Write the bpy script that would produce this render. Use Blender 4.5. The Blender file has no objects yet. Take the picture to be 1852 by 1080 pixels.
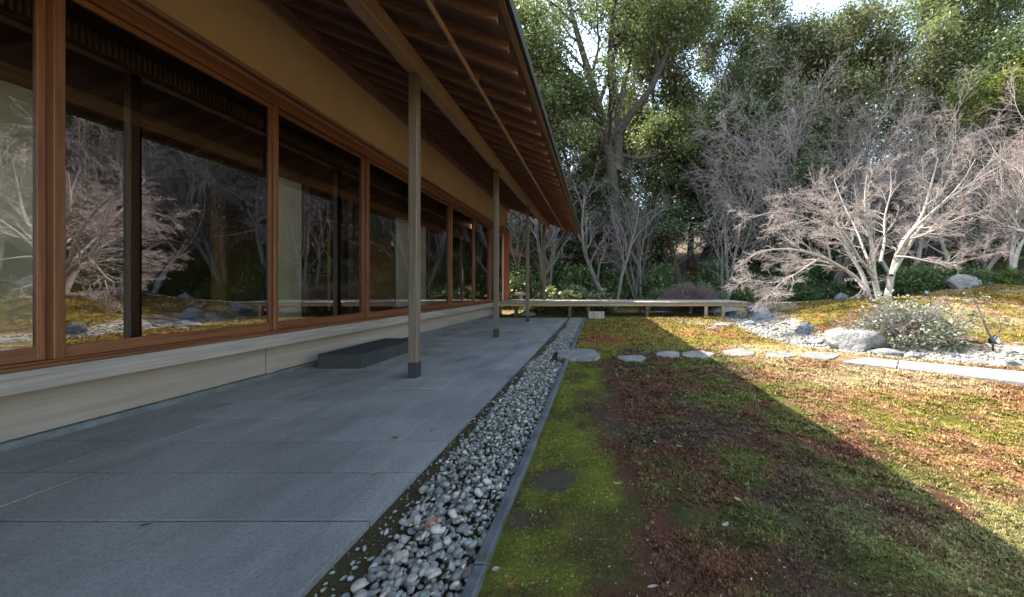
import bpy, bmesh, math
import numpy as np
from mathutils import Vector, Matrix
R = math.radians
S = bpy.context.scene
C = S.collection

# ------------------------------------------------------------------ camera, sky, sun, exposure
EYE = 1.2          # camera height above the paving
FPX = 620.0        # focal length in photo pixels (photo 1852 wide), view straight along +Y with a shifted lens
VPX, VPY = 1081.0, 520.0
cd = bpy.data.cameras.new('camera'); cam = bpy.data.objects.new('camera', cd); C.objects.link(cam)
cam.location = (0, 0, EYE); cam.rotation_euler = (R(90), 0, 0)
cd.sensor_width = 36; cd.lens = 36 * FPX / 1852
cd.shift_x = -(VPX - 926) / 1852; cd.shift_y = -(540 - VPY) / 1852
cd.clip_start = 0.05; cd.clip_end = 2000
S.camera = cam
SUN_TO = Vector((-0.70, 0.35, 1.0)).normalized()
W = bpy.data.worlds.new('World'); S.world = W; W.use_nodes = True
wn = W.node_tree; wn.nodes.clear()
sky = wn.nodes.new('ShaderNodeTexSky'); sky.sky_type = 'NISHITA'; sky.sun_disc = False
sky.sun_elevation = math.asin(SUN_TO.z); sky.sun_rotation = math.atan2(SUN_TO.x, SUN_TO.y)
sky.air_density = 1.0; sky.dust_density = 0.8; sky.ozone_density = 0.0
bg = wn.nodes.new('ShaderNodeBackground'); bg.inputs['Strength'].default_value = 0.15
wo = wn.nodes.new('ShaderNodeOutputWorld')
wb = wn.nodes.new('ShaderNodeMix'); wb.data_type = 'RGBA'; wb.blend_type = 'MULTIPLY'; wb.inputs[0].default_value = 1.0; wb.inputs[7].default_value = (1.10, 1.0, 0.86, 1)   # white balance of the skylight
wn.links.new(sky.outputs[0], wb.inputs[6]); wn.links.new(wb.outputs[2], bg.inputs[0]); wn.links.new(bg.outputs[0], wo.inputs[0])
sl = bpy.data.lights.new('sun', 'SUN'); so = bpy.data.objects.new('sun', sl); C.objects.link(so)
sl.energy = 2.9; sl.angle = R(0.5); sl.color = (1.0, 0.94, 0.85)
so.rotation_euler = (-SUN_TO).to_track_quat('-Z', 'Y').to_euler(); so.location = (-20, 10, 30)
S.view_settings.view_transform = 'Standard'; S.view_settings.look = 'None'
S.view_settings.exposure = 2.8; S.view_settings.gamma = 1.0; S.view_settings.use_curve_mapping = False
S.cycles.max_bounces = 7; S.cycles.diffuse_bounces = 4; S.cycles.glossy_bounces = 3
S.cycles.transmission_bounces = 4; S.cycles.transparent_max_bounces = 8
S.cycles.sample_clamp_indirect = 4.0; S.cycles.caustics_reflective = False; S.cycles.caustics_refractive = False

# ------------------------------------------------------------------ helpers
rng = np.random.default_rng(7)
WM = {}
def link(o, parent=None):
    C.objects.link(o)
    if parent is not None:
        o.parent = parent
        m = WM.get(parent.name)
        if m is not None: o.matrix_parent_inverse = m.inverted()
    return o
def tag(o, label=None, cat=None, group=None, kind=None):
    if label: o['label'] = label
    if cat: o['category'] = cat
    if group: o['group'] = group
    if kind: o['kind'] = kind
    return o
def empty(name, loc=(0, 0, 0), baked=False, rz=0, sc=1):
    o = bpy.data.objects.new(name, None); C.objects.link(o)
    o.location = loc; o.rotation_euler = (0, 0, rz); o.scale = (sc, sc, sc) if not hasattr(sc, '__len__') else sc
    o.empty_display_size = 0.2
    if baked: WM[o.name] = Matrix.Translation(loc)
    return o
def mesh_obj(name, verts, faces, m, parent=None, smooth=False, kind=None):
    me = bpy.data.meshes.new(name); me.from_pydata([tuple(v) for v in verts], [], faces); me.update()
    if smooth: me.polygons.foreach_set('use_smooth', [True] * len(me.polygons))
    me.materials.append(m)
    o = link(bpy.data.objects.new(name, me), parent)
    if kind: o['kind'] = kind
    return o
def np_mesh(name, V, F, m, smooth=False, col=None):
    """V (n,3), F (k,3|4) numpy arrays -> mesh"""
    me = bpy.data.meshes.new(name)
    V = np.ascontiguousarray(V, dtype=np.float32); F = np.ascontiguousarray(F, dtype=np.int32)
    nf, k = F.shape
    me.vertices.add(len(V)); me.vertices.foreach_set('co', V.ravel())
    me.loops.add(nf * k); me.loops.foreach_set('vertex_index', F.ravel())
    me.polygons.add(nf); me.polygons.foreach_set('loop_start', np.arange(0, nf * k, k, dtype=np.int32))
    if smooth: me.polygons.foreach_set('use_smooth', np.ones(nf, dtype=bool))
    if col is not None:
        a = me.color_attributes.new('Col', 'FLOAT_COLOR', 'POINT')
        c4 = np.ones((len(V), 4), dtype=np.float32); c4[:, :3] = col
        a.data.foreach_set('color', c4.ravel())
    me.update(calc_edges=True); me.validate()
    me.materials.append(m)
    return me
def box_bm(bm, x0, x1, y0, y1, z0, z1, bev=0.0):
    r = bmesh.ops.create_cube(bm, size=1.0)
    for v in r['verts']:
        v.co = ((x0 + x1) / 2 + v.co.x * (x1 - x0), (y0 + y1) / 2 + v.co.y * (y1 - y0), (z0 + z1) / 2 + v.co.z * (z1 - z0))
    if bev:
        es = list({e for v in r['verts'] for e in v.link_edges})
        bmesh.ops.bevel(bm, geom=es, offset=bev, segments=1, affect='EDGES', profile=0.5)
def bm_obj(name, bm, m, parent=None, smooth=False, kind=None):
    me = bpy.data.meshes.new(name); bm.to_mesh(me); bm.free()
    if smooth: me.polygons.foreach_set('use_smooth', [True] * len(me.polygons))
    me.materials.append(m)
    o = link(bpy.data.objects.new(name, me), parent)
    if kind: o['kind'] = kind
    return o
def box(name, x0, x1, y0, y1, z0, z1, m, parent=None, bev=0.004):
    bm = bmesh.new(); box_bm(bm, x0, x1, y0, y1, z0, z1, bev)
    return bm_obj(name, bm, m, parent)
def boxes(name, L, m, parent=None, bev=0.004):
    bm = bmesh.new()
    for b in L: box_bm(bm, *b, bev)
    return bm_obj(name, bm, m, parent)
def again(o, parent=None, loc=(0, 0, 0)):
    c = o.copy(); link(c, parent); c.location = loc
    return c
def at(px, py, z=0.0):
    Y = (EYE - z) * FPX / (py - VPY); return ((px - VPX) / FPX * Y, Y, z)
def ray(px, py, Y):
    return ((px - VPX) / FPX * Y, Y, EYE - (py - VPY) / FPX * Y)
def sstep(a, b, x):
    t = np.clip((x - a) / (b - a), 0, 1); return t * t * (3 - 2 * t)
def vnoise(x, y, seed=0):
    xi = np.floor(x).astype(np.int64); yi = np.floor(y).astype(np.int64)
    fx = x - xi; fy = y - yi
    fx = fx * fx * (3 - 2 * fx); fy = fy * fy * (3 - 2 * fy)
    def h(a, b):
        n = (a * 374761393 + b * 668265263 + seed * 1442695041) & 0xffffffff
        n = ((n ^ (n >> 13)) * 1274126177) & 0xffffffff
        return ((n ^ (n >> 16)) & 0xffff) / 65535.0
    return (h(xi, yi) * (1 - fx) + h(xi + 1, yi) * fx) * (1 - fy) + (h(xi, yi + 1) * (1 - fx) + h(xi + 1, yi + 1) * fx) * fy
def fbm(x, y, seed=0, oct=4):
    a = 0.5; s = 0; t = 0
    for i in range(oct):
        s = s + a * vnoise(x * 2 ** i, y * 2 ** i, seed + i * 17); t += a; a *= 0.5
    return s / t

# ------------------------------------------------------------------ materials
def nodes_of(name):
    m = bpy.data.materials.new(name); m.use_nodes = True
    nt = m.node_tree; nt.nodes.clear()
    out = nt.nodes.new('ShaderNodeOutputMaterial'); p = nt.nodes.new('ShaderNodeBsdfPrincipled')
    nt.links.new(p.outputs[0], out.inputs[0])
    return m, nt, p, out
def N(nt, t, **kw):
    n = nt.nodes.new(t)
    for k, v in kw.items():
        if k in n.inputs.keys(): n.inputs[k].default_value = v
        else: setattr(n, k, v)
    return n
def mixc(nt, fac, a, b, mode='MIX'):
    n = nt.nodes.new('ShaderNodeMix'); n.data_type = 'RGBA'; n.blend_type = mode
    for sock, v in ((n.inputs[0], fac), (n.inputs[6], a), (n.inputs[7], b)):
        if hasattr(v, 'is_output'): nt.links.new(v, sock)
        elif isinstance(v, (int, float)): sock.default_value = v
        else: sock.default_value = (*v, 1)
    return n.outputs[2]
def noise(nt, vec, scale, detail=4, rough=0.55):
    n = N(nt, 'ShaderNodeTexNoise', Scale=scale, Detail=detail, Roughness=rough); nt.links.new(vec, n.inputs['Vector']); return n.outputs['Fac']
def ramp(nt, fac, a, b):
    n = nt.nodes.new('ShaderNodeMapRange'); n.clamp = True
    nt.links.new(fac, n.inputs[0]); n.inputs[1].default_value = a; n.inputs[2].default_value = b
    return n.outputs[0]
def coords(nt, stretch=(1, 1, 1), rnd=True):
    tc = nt.nodes.new('ShaderNodeTexCoord'); mp = nt.nodes.new('ShaderNodeMapping'); mp.inputs['Scale'].default_value = stretch
    nt.links.new(tc.outputs['Object'], mp.inputs['Vector'])
    if rnd:
        oi = nt.nodes.new('ShaderNodeObjectInfo'); mu = nt.nodes.new('ShaderNodeVectorMath'); mu.operation = 'ADD'
        sc = nt.nodes.new('ShaderNodeMath'); sc.operation = 'MULTIPLY'; sc.inputs[1].default_value = 37.0
        nt.links.new(oi.outputs['Random'], sc.inputs[0]); nt.links.new(mp.outputs[0], mu.inputs[0]); nt.links.new(sc.outputs[0], mu.inputs[1])
        return mu.outputs[0], oi.outputs['Random']
    return mp.outputs[0], None
def bump(nt, p, h, strength, dist):
    b = N(nt, 'ShaderNodeBump', Strength=strength, Distance=dist); nt.links.new(h, b.inputs['Height']); nt.links.new(b.outputs[0], p.inputs['Normal'])
def wood(name, c1, c2, axis, rough=0.6, grain=26, var=0.25, stain=None, spec=0.35):
    """c1 dark grain, c2 light; axis 0/1/2 = direction of the grain in object space"""
    m, nt, p, out = nodes_of(name)
    st = [grain] * 3; st[axis] = grain * 0.035
    v, r = coords(nt, st)
    g = noise(nt, v, 1.0, 6, 0.65)
    st2 = [3.0] * 3; st2[axis] = 0.5
    v2, _ = coords(nt, st2)
    g2 = noise(nt, v2, 1.0, 4, 0.6)
    col = mixc(nt, ramp(nt, g, 0.28, 0.72), c1, c2)
    col = mixc(nt, ramp(nt, g2, 0.3, 0.75), mixc(nt, 1.0, col, (0.72, 0.7, 0.68), 'MULTIPLY'), col)
    if stain:
        v3, _ = coords(nt, (1.3, 1.3, 1.3)); g3 = noise(nt, v3, 1.6, 6, 0.7)
        col = mixc(nt, ramp(nt, g3, 0.5, 0.72), col, stain)
    mr = nt.nodes.new('ShaderNodeMapRange'); nt.links.new(r, mr.inputs[0]); mr.inputs[3].default_value = 1 - var; mr.inputs[4].default_value = 1 + var
    hs = N(nt, 'ShaderNodeHueSaturation'); nt.links.new(col, hs.inputs['Color']); nt.links.new(mr.outputs[0], hs.inputs['Value'])
    nt.links.new(hs.outputs[0], p.inputs['Base Color'])
    p.inputs['Roughness'].default_value = rough; p.inputs['Specular IOR Level'].default_value = spec
    bump(nt, p, g, 0.25, 0.004)
    return m
def stone(name, c1, c2, scale=3.0, rough=0.8, var=0.2, bscale=60, bstr=0.5, bdist=0.01, speck=None, moss=None, spec=0.3):
    m, nt, p, out = nodes_of(name)
    v, r = coords(nt)
    a = noise(nt, v, scale, 6, 0.65); b = noise(nt, v, bscale, 5, 0.7)
    col = mixc(nt, ramp(nt, a, 0.3, 0.7), c1, c2)
    if speck: col = mixc(nt, ramp(nt, noise(nt, v, bscale * 1.7, 3, 0.6), 0.52, 0.72), col, speck)
    if moss: col = mixc(nt, ramp(nt, noise(nt, v, scale * 1.6, 5, 0.7), 0.55, 0.7), col, moss)
    mr = nt.nodes.new('ShaderNodeMapRange'); nt.links.new(r, mr.inputs[0]); mr.inputs[3].default_value = 1 - var; mr.inputs[4].default_value = 1 + var
    hs = N(nt, 'ShaderNodeHueSaturation'); nt.links.new(col, hs.inputs['Color']); nt.links.new(mr.outputs[0], hs.inputs['Value'])
    nt.links.new(hs.outputs[0], p.inputs['Base Color'])
    p.inputs['Roughness'].default_value = rough; p.inputs['Specular IOR Level'].default_value = spec
    bump(nt, p, b, bstr, bdist)
    return m
def island_leaf(name, c1, c2, c3=None, rough=0.45, trans=0.3, spec=0.4):
    """leaf: colour varies per leaf (mesh island); some light passes through"""
    m, nt, p, out = nodes_of(name)
    g = nt.nodes.new('ShaderNodeNewGeometry')
    col = mixc(nt, g.outputs['Random Per Island'], c1, c2)
    if c3:
        w = nt.nodes.new('ShaderNodeTexWhiteNoise'); w.noise_dimensions = '1D'; nt.links.new(g.outputs['Random Per Island'], w.inputs['W'])
        col = mixc(nt, ramp(nt, w.outputs['Value'], 0.86, 0.95), col, c3)
    tc, r = coords(nt, (0.35, 0.35, 0.35)); big = noise(nt, tc, 1.0, 3, 0.5)
    col = mixc(nt, ramp(nt, big, 0.3, 0.7), mixc(nt, 1.0, col, (0.62, 0.68, 0.66), 'MULTIPLY'), col)
    nt.links.new(col, p.inputs['Base Color']); p.inputs['Roughness'].default_value = rough; p.inputs['Specular IOR Level'].default_value = spec
    t = nt.nodes.new('ShaderNodeBsdfTranslucent'); nt.links.new(mixc(nt, 1.0, col, (1.25, 1.3, 0.75), 'MULTIPLY'), t.inputs[0])
    mx = nt.nodes.new('ShaderNodeMixShader'); mx.inputs[0].default_value = trans
    nt.links.new(p.outputs[0], mx.inputs[1]); nt.links.new(t.outputs[0], mx.inputs[2]); nt.links.new(mx.outputs[0], out.inputs[0])
    return m
def attr_mat(name, rough=0.95, bscale=90, bstr=0.6, bdist=0.02, amp=0.45):
    m, nt, p, out = nodes_of(name)
    a = nt.nodes.new('ShaderNodeVertexColor'); a.layer_name = 'Col'
    v, _ = coords(nt, rnd=False)
    n1 = noise(nt, v, 38, 6, 0.75); n2 = noise(nt, v, 7, 5, 0.7)
    f = nt.nodes.new('ShaderNodeMath'); f.operation = 'MULTIPLY'; nt.links.new(ramp(nt, n1, 0.3, 0.72), f.inputs[0]); nt.links.new(ramp(nt, n2, -0.2, 0.7), f.inputs[1])
    mr = nt.nodes.new('ShaderNodeMapRange'); nt.links.new(f.outputs[0], mr.inputs[0]); mr.inputs[3].default_value = 1 - amp; mr.inputs[4].default_value = 1 + amp
    hs = N(nt, 'ShaderNodeHueSaturation'); nt.links.new(a.outputs[0], hs.inputs['Color']); nt.links.new(mr.outputs[0], hs.inputs['Value'])
    nt.links.new(hs.outputs[0], p.inputs['Base Color'])
    p.inputs['Roughness'].default_value = rough; p.inputs['Specular IOR Level'].default_value = 0.12
    bump(nt, p, n1, bstr, bdist)
    return m
def glass_mat(name):
    m, nt, p, out = nodes_of(name); nt.nodes.remove(p)
    fr = N(nt, 'ShaderNodeFresnel', IOR=2.75)
    gl = N(nt, 'ShaderNodeBsdfGlossy', Roughness=0.0); gl.inputs[0].default_value = (0.98, 0.98, 1, 1)
    tr = nt.nodes.new('ShaderNodeBsdfTransparent'); tr.inputs[0].default_value = (0.93, 0.95, 0.93, 1)
    mx = nt.nodes.new('ShaderNodeMixShader')
    nt.links.new(fr.outputs[0], mx.inputs[0]); nt.links.new(tr.outputs[0], mx.inputs[1]); nt.links.new(gl.outputs[0], mx.inputs[2]); nt.links.new(mx.outputs[0], out.inputs[0])
    return m
def plain(name, c, rough=0.6, metal=0.0, spec=0.4):
    m, nt, p, out = nodes_of(name)
    v, r = coords(nt); n = noise(nt, v, 9, 5, 0.65)
    nt.links.new(mixc(nt, n, tuple(x * 0.8 for x in c), tuple(x * 1.2 for x in c)), p.inputs['Base Color'])
    p.inputs['Roughness'].default_value = rough; p.inputs['Metallic'].default_value = metal; p.inputs['Specular IOR Level'].default_value = spec
    bump(nt, p, noise(nt, v, 120, 4, 0.6), 0.15, 0.003)
    return m
M = {}
M['sash'] = {a: wood('sash_wood_%d' % a, (0.075, 0.027, 0.012), (0.19, 0.075, 0.032), a, 0.45, 30, 0.15) for a in (0, 1, 2)}
M['post'] = wood('weathered_post_wood', (0.06, 0.046, 0.036), (0.17, 0.132, 0.10), 2, 0.75, 34, 0.08)
M['beam'] = wood('eave_beam_wood', (0.24, 0.145, 0.085), (0.40, 0.265, 0.17), 1, 0.65, 30, 0.06)
M['keta'] = wood('wall_beam_wood', (0.16, 0.085, 0.062), (0.27, 0.15, 0.115), 1, 0.7, 30, 0.06)
M['rafter'] = wood('rafter_wood', (0.17, 0.082, 0.058), (0.36, 0.19, 0.14), 0, 0.65, 34, 0.2)
M['sheath'] = wood('sheathing_wood', (0.15, 0.08, 0.062), (0.26, 0.145, 0.115), 1, 0.75, 26, 0.22)
M['sill'] = wood('grey_sill_wood', (0.15, 0.13, 0.115), (0.32, 0.285, 0.255), 1, 0.75, 30, 0.08)
M['plinth'] = wood('plinth_wood', (0.205, 0.172, 0.142), (0.29, 0.25, 0.212), 1, 0.8, 24, 0.05, stain=(0.22, 0.175, 0.135))
M['pole'] = wood('pole_wood', (0.22, 0.135, 0.08), (0.42, 0.29, 0.18), 1, 0.5, 40, 0.05)
M['deck'] = wood('deck_wood', (0.20, 0.175, 0.145), (0.42, 0.38, 0.33), 1, 0.8, 34, 0.16)
M['deckbeam'] = wood('deck_beam_wood', (0.20, 0.15, 0.09), (0.40, 0.31, 0.20), 0, 0.75, 26, 0.1)
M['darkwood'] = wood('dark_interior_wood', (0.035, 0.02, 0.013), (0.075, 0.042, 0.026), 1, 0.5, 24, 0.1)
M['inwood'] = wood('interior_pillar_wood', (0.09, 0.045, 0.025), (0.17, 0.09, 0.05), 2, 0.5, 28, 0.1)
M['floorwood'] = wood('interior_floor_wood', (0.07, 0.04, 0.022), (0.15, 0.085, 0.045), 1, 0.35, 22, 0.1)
M['shutter'] = wood('red_shutter_wood', (0.20, 0.045, 0.02), (0.36, 0.095, 0.04), 2, 0.5, 22, 0.08)
M['ochre'] = stone('ochre_plaster', (0.37, 0.255, 0.15), (0.43, 0.305, 0.185), 1.2, 0.9, 0.0, 240, 0.25, 0.004, spec=0.1)
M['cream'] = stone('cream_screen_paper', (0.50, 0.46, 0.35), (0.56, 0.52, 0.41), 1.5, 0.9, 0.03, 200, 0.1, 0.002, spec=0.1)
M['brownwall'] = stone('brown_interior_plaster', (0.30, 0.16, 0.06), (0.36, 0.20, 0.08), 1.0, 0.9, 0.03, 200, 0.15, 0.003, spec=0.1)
M['copper'] = plain('roof_copper', (0.04, 0.042, 0.034), 0.5, 0.3)
M['black'] = plain('black_metal', (0.02, 0.022, 0.025), 0.45, 0.4)
M['shoe'] = plain('slate_grey_shoe', (0.024, 0.026, 0.029), 0.6, 0.2)
M['kerbst'] = stone('kerb_stone', (0.05, 0.055, 0.06), (0.11, 0.12, 0.125), 5, 0.65, 0.15, 90, 0.4, 0.006, moss=(0.05, 0.06, 0.02))
M['stepst'] = stone('dark_step_stone', (0.022, 0.023, 0.025), (0.036, 0.038, 0.041), 3, 0.75, 0.0, 160, 0.4, 0.004)
M['glass'] = glass_mat('window_glass')
# paving: grey granite slab with pitted finish and pale worn streaks
def slab_mat():
    m, nt, p, out = nodes_of('paving_stone')
    tc = nt.nodes.new('ShaderNodeTexCoord')
    geo = nt.nodes.new('ShaderNodeNewGeometry'); oi = nt.nodes.new('ShaderNodeObjectInfo')
    pos = geo.outputs['Position']
    mp = nt.nodes.new('ShaderNodeMapping'); mp.inputs['Rotation'].default_value = (0, 0, R(-28)); mp.inputs['Scale'].default_value = (1.1, 0.45, 1); nt.links.new(pos, mp.inputs[0])
    s1 = noise(nt, mp.outputs[0], 2.4, 6, 0.62); s2 = noise(nt, pos, 0.9, 5, 0.6); pit = noise(nt, pos, 60, 5, 0.75); gr = noise(nt, pos, 330, 2, 0.6)
    col = mixc(nt, ramp(nt, s1, 0.32, 0.7), (0.17, 0.163, 0.154), (0.325, 0.312, 0.298))
    col = mixc(nt, ramp(nt, s2, 0.42, 0.75), col, (0.31, 0.292, 0.268))
    col = mixc(nt, ramp(nt, pit, 0.36, 0.52), mixc(nt, 1.0, col, (0.62, 0.63, 0.66), 'MULTIPLY'), col)
    col = mixc(nt, ramp(nt, gr, 0.35, 0.75), mixc(nt, 1.0, col, (0.7, 0.7, 0.72), 'MULTIPLY'), mixc(nt, 1.0, col, (1.15, 1.15, 1.12), 'MULTIPLY'))
    mr = nt.nodes.new('ShaderNodeMapRange'); nt.links.new(oi.outputs['Random'], mr.inputs[0]); mr.inputs[3].default_value = 0.90; mr.inputs[4].default_value = 1.10
    hs = N(nt, 'ShaderNodeHueSaturation'); nt.links.new(col, hs.inputs['Color']); nt.links.new(mr.outputs[0], hs.inputs['Value'])
    nt.links.new(hs.outputs[0], p.inputs['Base Color']); p.inputs['Roughness'].default_value = 0.72; p.inputs['Specular IOR Level'].default_value = 0.3
    bump(nt, p, pit, 1.0, 0.014)
    return m
M['slab'] = slab_mat()
M['ground'] = attr_mat('ground_soil_and_moss')
M['mossleaf'] = attr_mat('moss_sprig', 0.85, 200, 0.0, 0.001, 0.2)
M['pebbles'] = [stone('river_pebble_%d' % i, a, b, 2.0, 0.72, 0.32, 14, 0.4, 0.03, speck=(0.34, 0.32, 0.29), moss=mo) for i, (a, b, mo) in enumerate([((0.15, 0.144, 0.13), (0.31, 0.295, 0.265), (0.13, 0.14, 0.07)), ((0.18, 0.155, 0.125), (0.34, 0.295, 0.24), None), ((0.11, 0.125, 0.105), (0.23, 0.245, 0.20), (0.12, 0.14, 0.05)), ((0.10, 0.10, 0.098), (0.22, 0.216, 0.208), None), ((0.21, 0.16, 0.14), (0.34, 0.275, 0.24), None), ((0.25, 0.235, 0.21), (0.40, 0.375, 0.335), (0.2, 0.2, 0.12))])]
def pebble_island():
    m, nt, p, out = nodes_of('pebble_mass')
    g = nt.nodes.new('ShaderNodeNewGeometry')
    w = nt.nodes.new('ShaderNodeTexWhiteNoise'); w.noise_dimensions = '1D'; nt.links.new(g.outputs['Random Per Island'], w.inputs['W'])
    col = mixc(nt, g.outputs['Random Per Island'], (0.12, 0.12, 0.115), (0.40, 0.37, 0.33))
    col = mixc(nt, ramp(nt, w.outputs['Value'], 0.7, 0.95), col, (0.22, 0.225, 0.15))
    n = noise(nt, g.outputs['Position'], 60, 4, 0.7)
    col = mixc(nt, ramp(nt, n, 0.3, 0.7), mixc(nt, 1.0, col, (0.7, 0.7, 0.7), 'MULTIPLY'), col)
    nt.links.new(col, p.inputs['Base Color']); p.inputs['Roughness'].default_value = 0.75; p.inputs['Specular IOR Level'].default_value = 0.25
    return m
M['pebmass'] = pebble_island()
M['rock'] = stone('garden_rock', (0.15, 0.15, 0.148), (0.36, 0.345, 0.325), 2.6, 0.88, 0.12, 16, 1.0, 0.09, speck=(0.07, 0.07, 0.068))
M['darkrock'] = stone('dark_garden_rock', (0.09, 0.10, 0.115), (0.22, 0.235, 0.25), 2.6, 0.85, 0.15, 20, 0.9, 0.05, moss=(0.10, 0.10, 0.05))
M['flag'] = stone('pale_flagstone', (0.13, 0.125, 0.118), (0.245, 0.234, 0.218), 3.0, 0.85, 0.1, 30, 0.7, 0.02, speck=(0.24, 0.23, 0.22))
M['stepping'] = stone('stepping_stone', (0.10, 0.096, 0.088), (0.22, 0.207, 0.19), 4.0, 0.85, 0.1, 30, 0.7, 0.02, moss=(0.16, 0.15, 0.07))

# ------------------------------------------------------------------ terrain
STREAM = np.array([(6.6, 19.5), (6.3, 16.5), (6.0, 14.2), (5.6, 12.0), (5.15, 10.2), (4.95, 8.6), (5.15, 7.3), (5.8, 6.5), (6.8, 6.15), (8.2, 6.0), (10.5, 5.7), (14, 5.0), (20, 4.0)])
PATH = np.array([(3.6, 17.6), (5.6, 18.6), (8.5, 19.2), (12, 19.0), (15.5, 17.4), (19, 15.6), (24, 14.2), (34, 13)])
def seg_dist(x, y, P):
    d = np.full(np.shape(x), 1e9)
    for (ax, ay), (bx, by) in zip(P[:-1], P[1:]):
        vx, vy = bx - ax, by - ay
        t = np.clip(((x - ax) * vx + (y - ay) * vy) / (vx * vx + vy * vy), 0, 1)
        d = np.minimum(d, np.hypot(x - ax - t * vx, y - ay - t * vy))
    return d
def gz(x, y):
    x = np.asarray(x, float); y = np.asarray(y, float)
    z = 0.0 * x - 0.015
    z = z + 0.58 * np.exp(-(((x - 9.6) / 3.3) ** 2 + ((y - 11.6) / 3.2) ** 2) ** 1.2)
    z = z + 1.35 * np.exp(-(((x - 18.5) / 5.6) ** 2 + ((y - 15.0) / 4.2) ** 2))
    z = z + 0.45 * np.exp(-(((x - 13.5) / 4.5) ** 2 + ((y - 10.0) / 3.0) ** 2))
    z = z + 0.32 * sstep(14.5, 18.0, y) * sstep(4.5, 8, x)
    hill = sstep(18.6, 33, y - 0.10 * np.clip(x, -20, 30)) * (2.6 + 2.6 * sstep(0, 20, x)) + sstep(30, 62, y) * 9
    z = z + hill
    z = z + sstep(20, 40, x) * sstep(-5, 10, y) * 3.0
    sd = seg_dist(x, y, STREAM)
    z = z - 0.10 * (1 - sstep(0.4, 1.1, sd)) * (y < 18)
    nb = fbm(x * 1.1, y * 1.1, 3, 3) - 0.5
    away = sstep(-0.3, 0.6, x)
    z = z + nb * 0.05 * away + (fbm(x * 6, y * 6, 11, 4) - 0.5) * 0.06 * away * (np.asarray(y) < 14)
    # sunk beneath the drain strip, paving and the house
    near = (y < 13.75) & (y > -9)
    z = np.where(near & (x < -0.485), -0.035, z)
    z = np.where(near & (x < -1.30), -0.14, z)
    z = np.where((y >= 13.75) & (y < 17) & (x < 0.5), np.minimum(z, -0.02), z)
    return z
DIRT = [(-0.25, 2.16, .12, .12), (-0.41, 1.80, .06, .08)]
def lerp(a, b, t): return a + (np.array(b) - a) * t[..., None]
def moss_col(x, y):
    """own colour of the ground cover (no light in it)"""
    x = np.asarray(x, float); y = np.asarray(y, float)
    n1 = fbm(x * 0.9 + 5, y * 0.9, 21, 4); n2 = fbm(x * 3.1, y * 3.1, 31, 4); n3 = fbm(x * 9, y * 9, 41, 3); n4 = fbm(x * 0.45, y * 0.45, 51, 3); n6 = fbm(x * 5.5 + 3, y * 5.5, 57, 3)
    red = np.array((0.098, 0.042, 0.024)); rust = np.array((0.23, 0.118, 0.056)); grn = np.array((0.066, 0.07, 0.018)); yel = np.array((0.165, 0.12, 0.024)); lime = np.array((0.135, 0.137, 0.02)); pale = np.array((0.175, 0.165, 0.065)); dirt = np.array((0.085, 0.066, 0.05))
    c = np.empty(x.shape + (3,)); c[:] = red
    # patches of star moss
    c = lerp(c, grn, sstep(0.45, 0.565, 0.3 * n1 + 0.3 * n2 + .4 * n6))
    c = lerp(c, (0.06, 0.045, 0.03), sstep(.52, .66, fbm(x * 2.1 + 9, y * 2.1, 91, 4)) * .7)
    # star moss belt either side of the eave line and beyond
    c = lerp(c, (0.075, 0.082, 0.018), sstep(1.0, 1.6, x + (n2 - .5) * .8) * (1 - sstep(2.0, 2.6, x)) * sstep(0.44, 0.52, .4 * n2 + .6 * n6) * 0.9)
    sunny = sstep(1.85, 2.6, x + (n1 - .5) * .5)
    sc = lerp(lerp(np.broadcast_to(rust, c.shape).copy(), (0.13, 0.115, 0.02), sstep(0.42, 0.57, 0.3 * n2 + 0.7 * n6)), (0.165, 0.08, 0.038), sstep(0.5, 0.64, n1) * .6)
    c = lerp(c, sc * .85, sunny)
    c = lerp(c, pale, sstep(2.3, 1.5, y + (n2 - .5) * .8) * sstep(1.0, 1.7, x) * sstep(.42, .54, n6) * .85)
    # soft lime moss along the kerb
    edge = 0.12 + (n1 - .5) * 1.0 + 0.12 * sstep(3.5, 2.0, y) + .25 * sstep(5, 6.5, y)
    edge = edge + (n2 - .5) * .35 + (n3 - .5) * .25
    k = (1 - sstep(edge - 0.10, edge + 0.12, x))
    c = lerp(c, lerp(np.broadcast_to(lime, c.shape).copy(), (0.085, 0.07, 0.02), sstep(0.43, 0.57, .4 * n2 + .6 * n6)), k)
    # olive-gold moss beyond the stepping stones and on the mounds
    far = sstep(6.4, 7.6, y + (n2 - .5) * 1.2)
    fc = lerp(np.broadcast_to(yel, c.shape).copy(), (0.20, 0.08, 0.03), sstep(0.45, 0.60, 0.6 * n1 + .4 * n2))
    fc = lerp(fc, (0.11, 0.105, 0.016), sstep(0.5, 0.62, n2) * .8)
    c = lerp(c, fc * .85, far)
    # thin straw-coloured turf
    c = lerp(c, (0.28, 0.22, 0.12), sstep(0.56, 0.66, n4) * sstep(2.2, 3.2, x) * .6)
    c = c * (0.55 + .9 * fbm(x * 7, y * 7, 95, 3))[..., None]
    for dx, dy, rx, ry in DIRT:
        q = ((x - dx) / rx) ** 2 + ((y - dy) / ry) ** 2 + (n3 - .5) * 3.2 + (n2 - .5) * 2.5
        c = lerp(c, dirt * np.array((1, 1, 1)), (1 - sstep(.75, 1.1, q)) * .9)
    # dry stream bed, gravel path, leaf litter of the wood, soil of the drain strip and below the deck
    sd = seg_dist(x, y, STREAM) + (n2 - .5) * .9
    c = lerp(c, (0.33, 0.29, 0.23), (1 - sstep(.55, .95, sd)) * (y < 18))
    pdist = seg_dist(x, y, PATH)
    c = lerp(c, (0.40, 0.38, 0.36), 1 - sstep(.55, .7, pdist))
    lit = sstep(19.4, 20.6, y - .1 * np.clip(x, -20, 30) + (n2 - .5))
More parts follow.
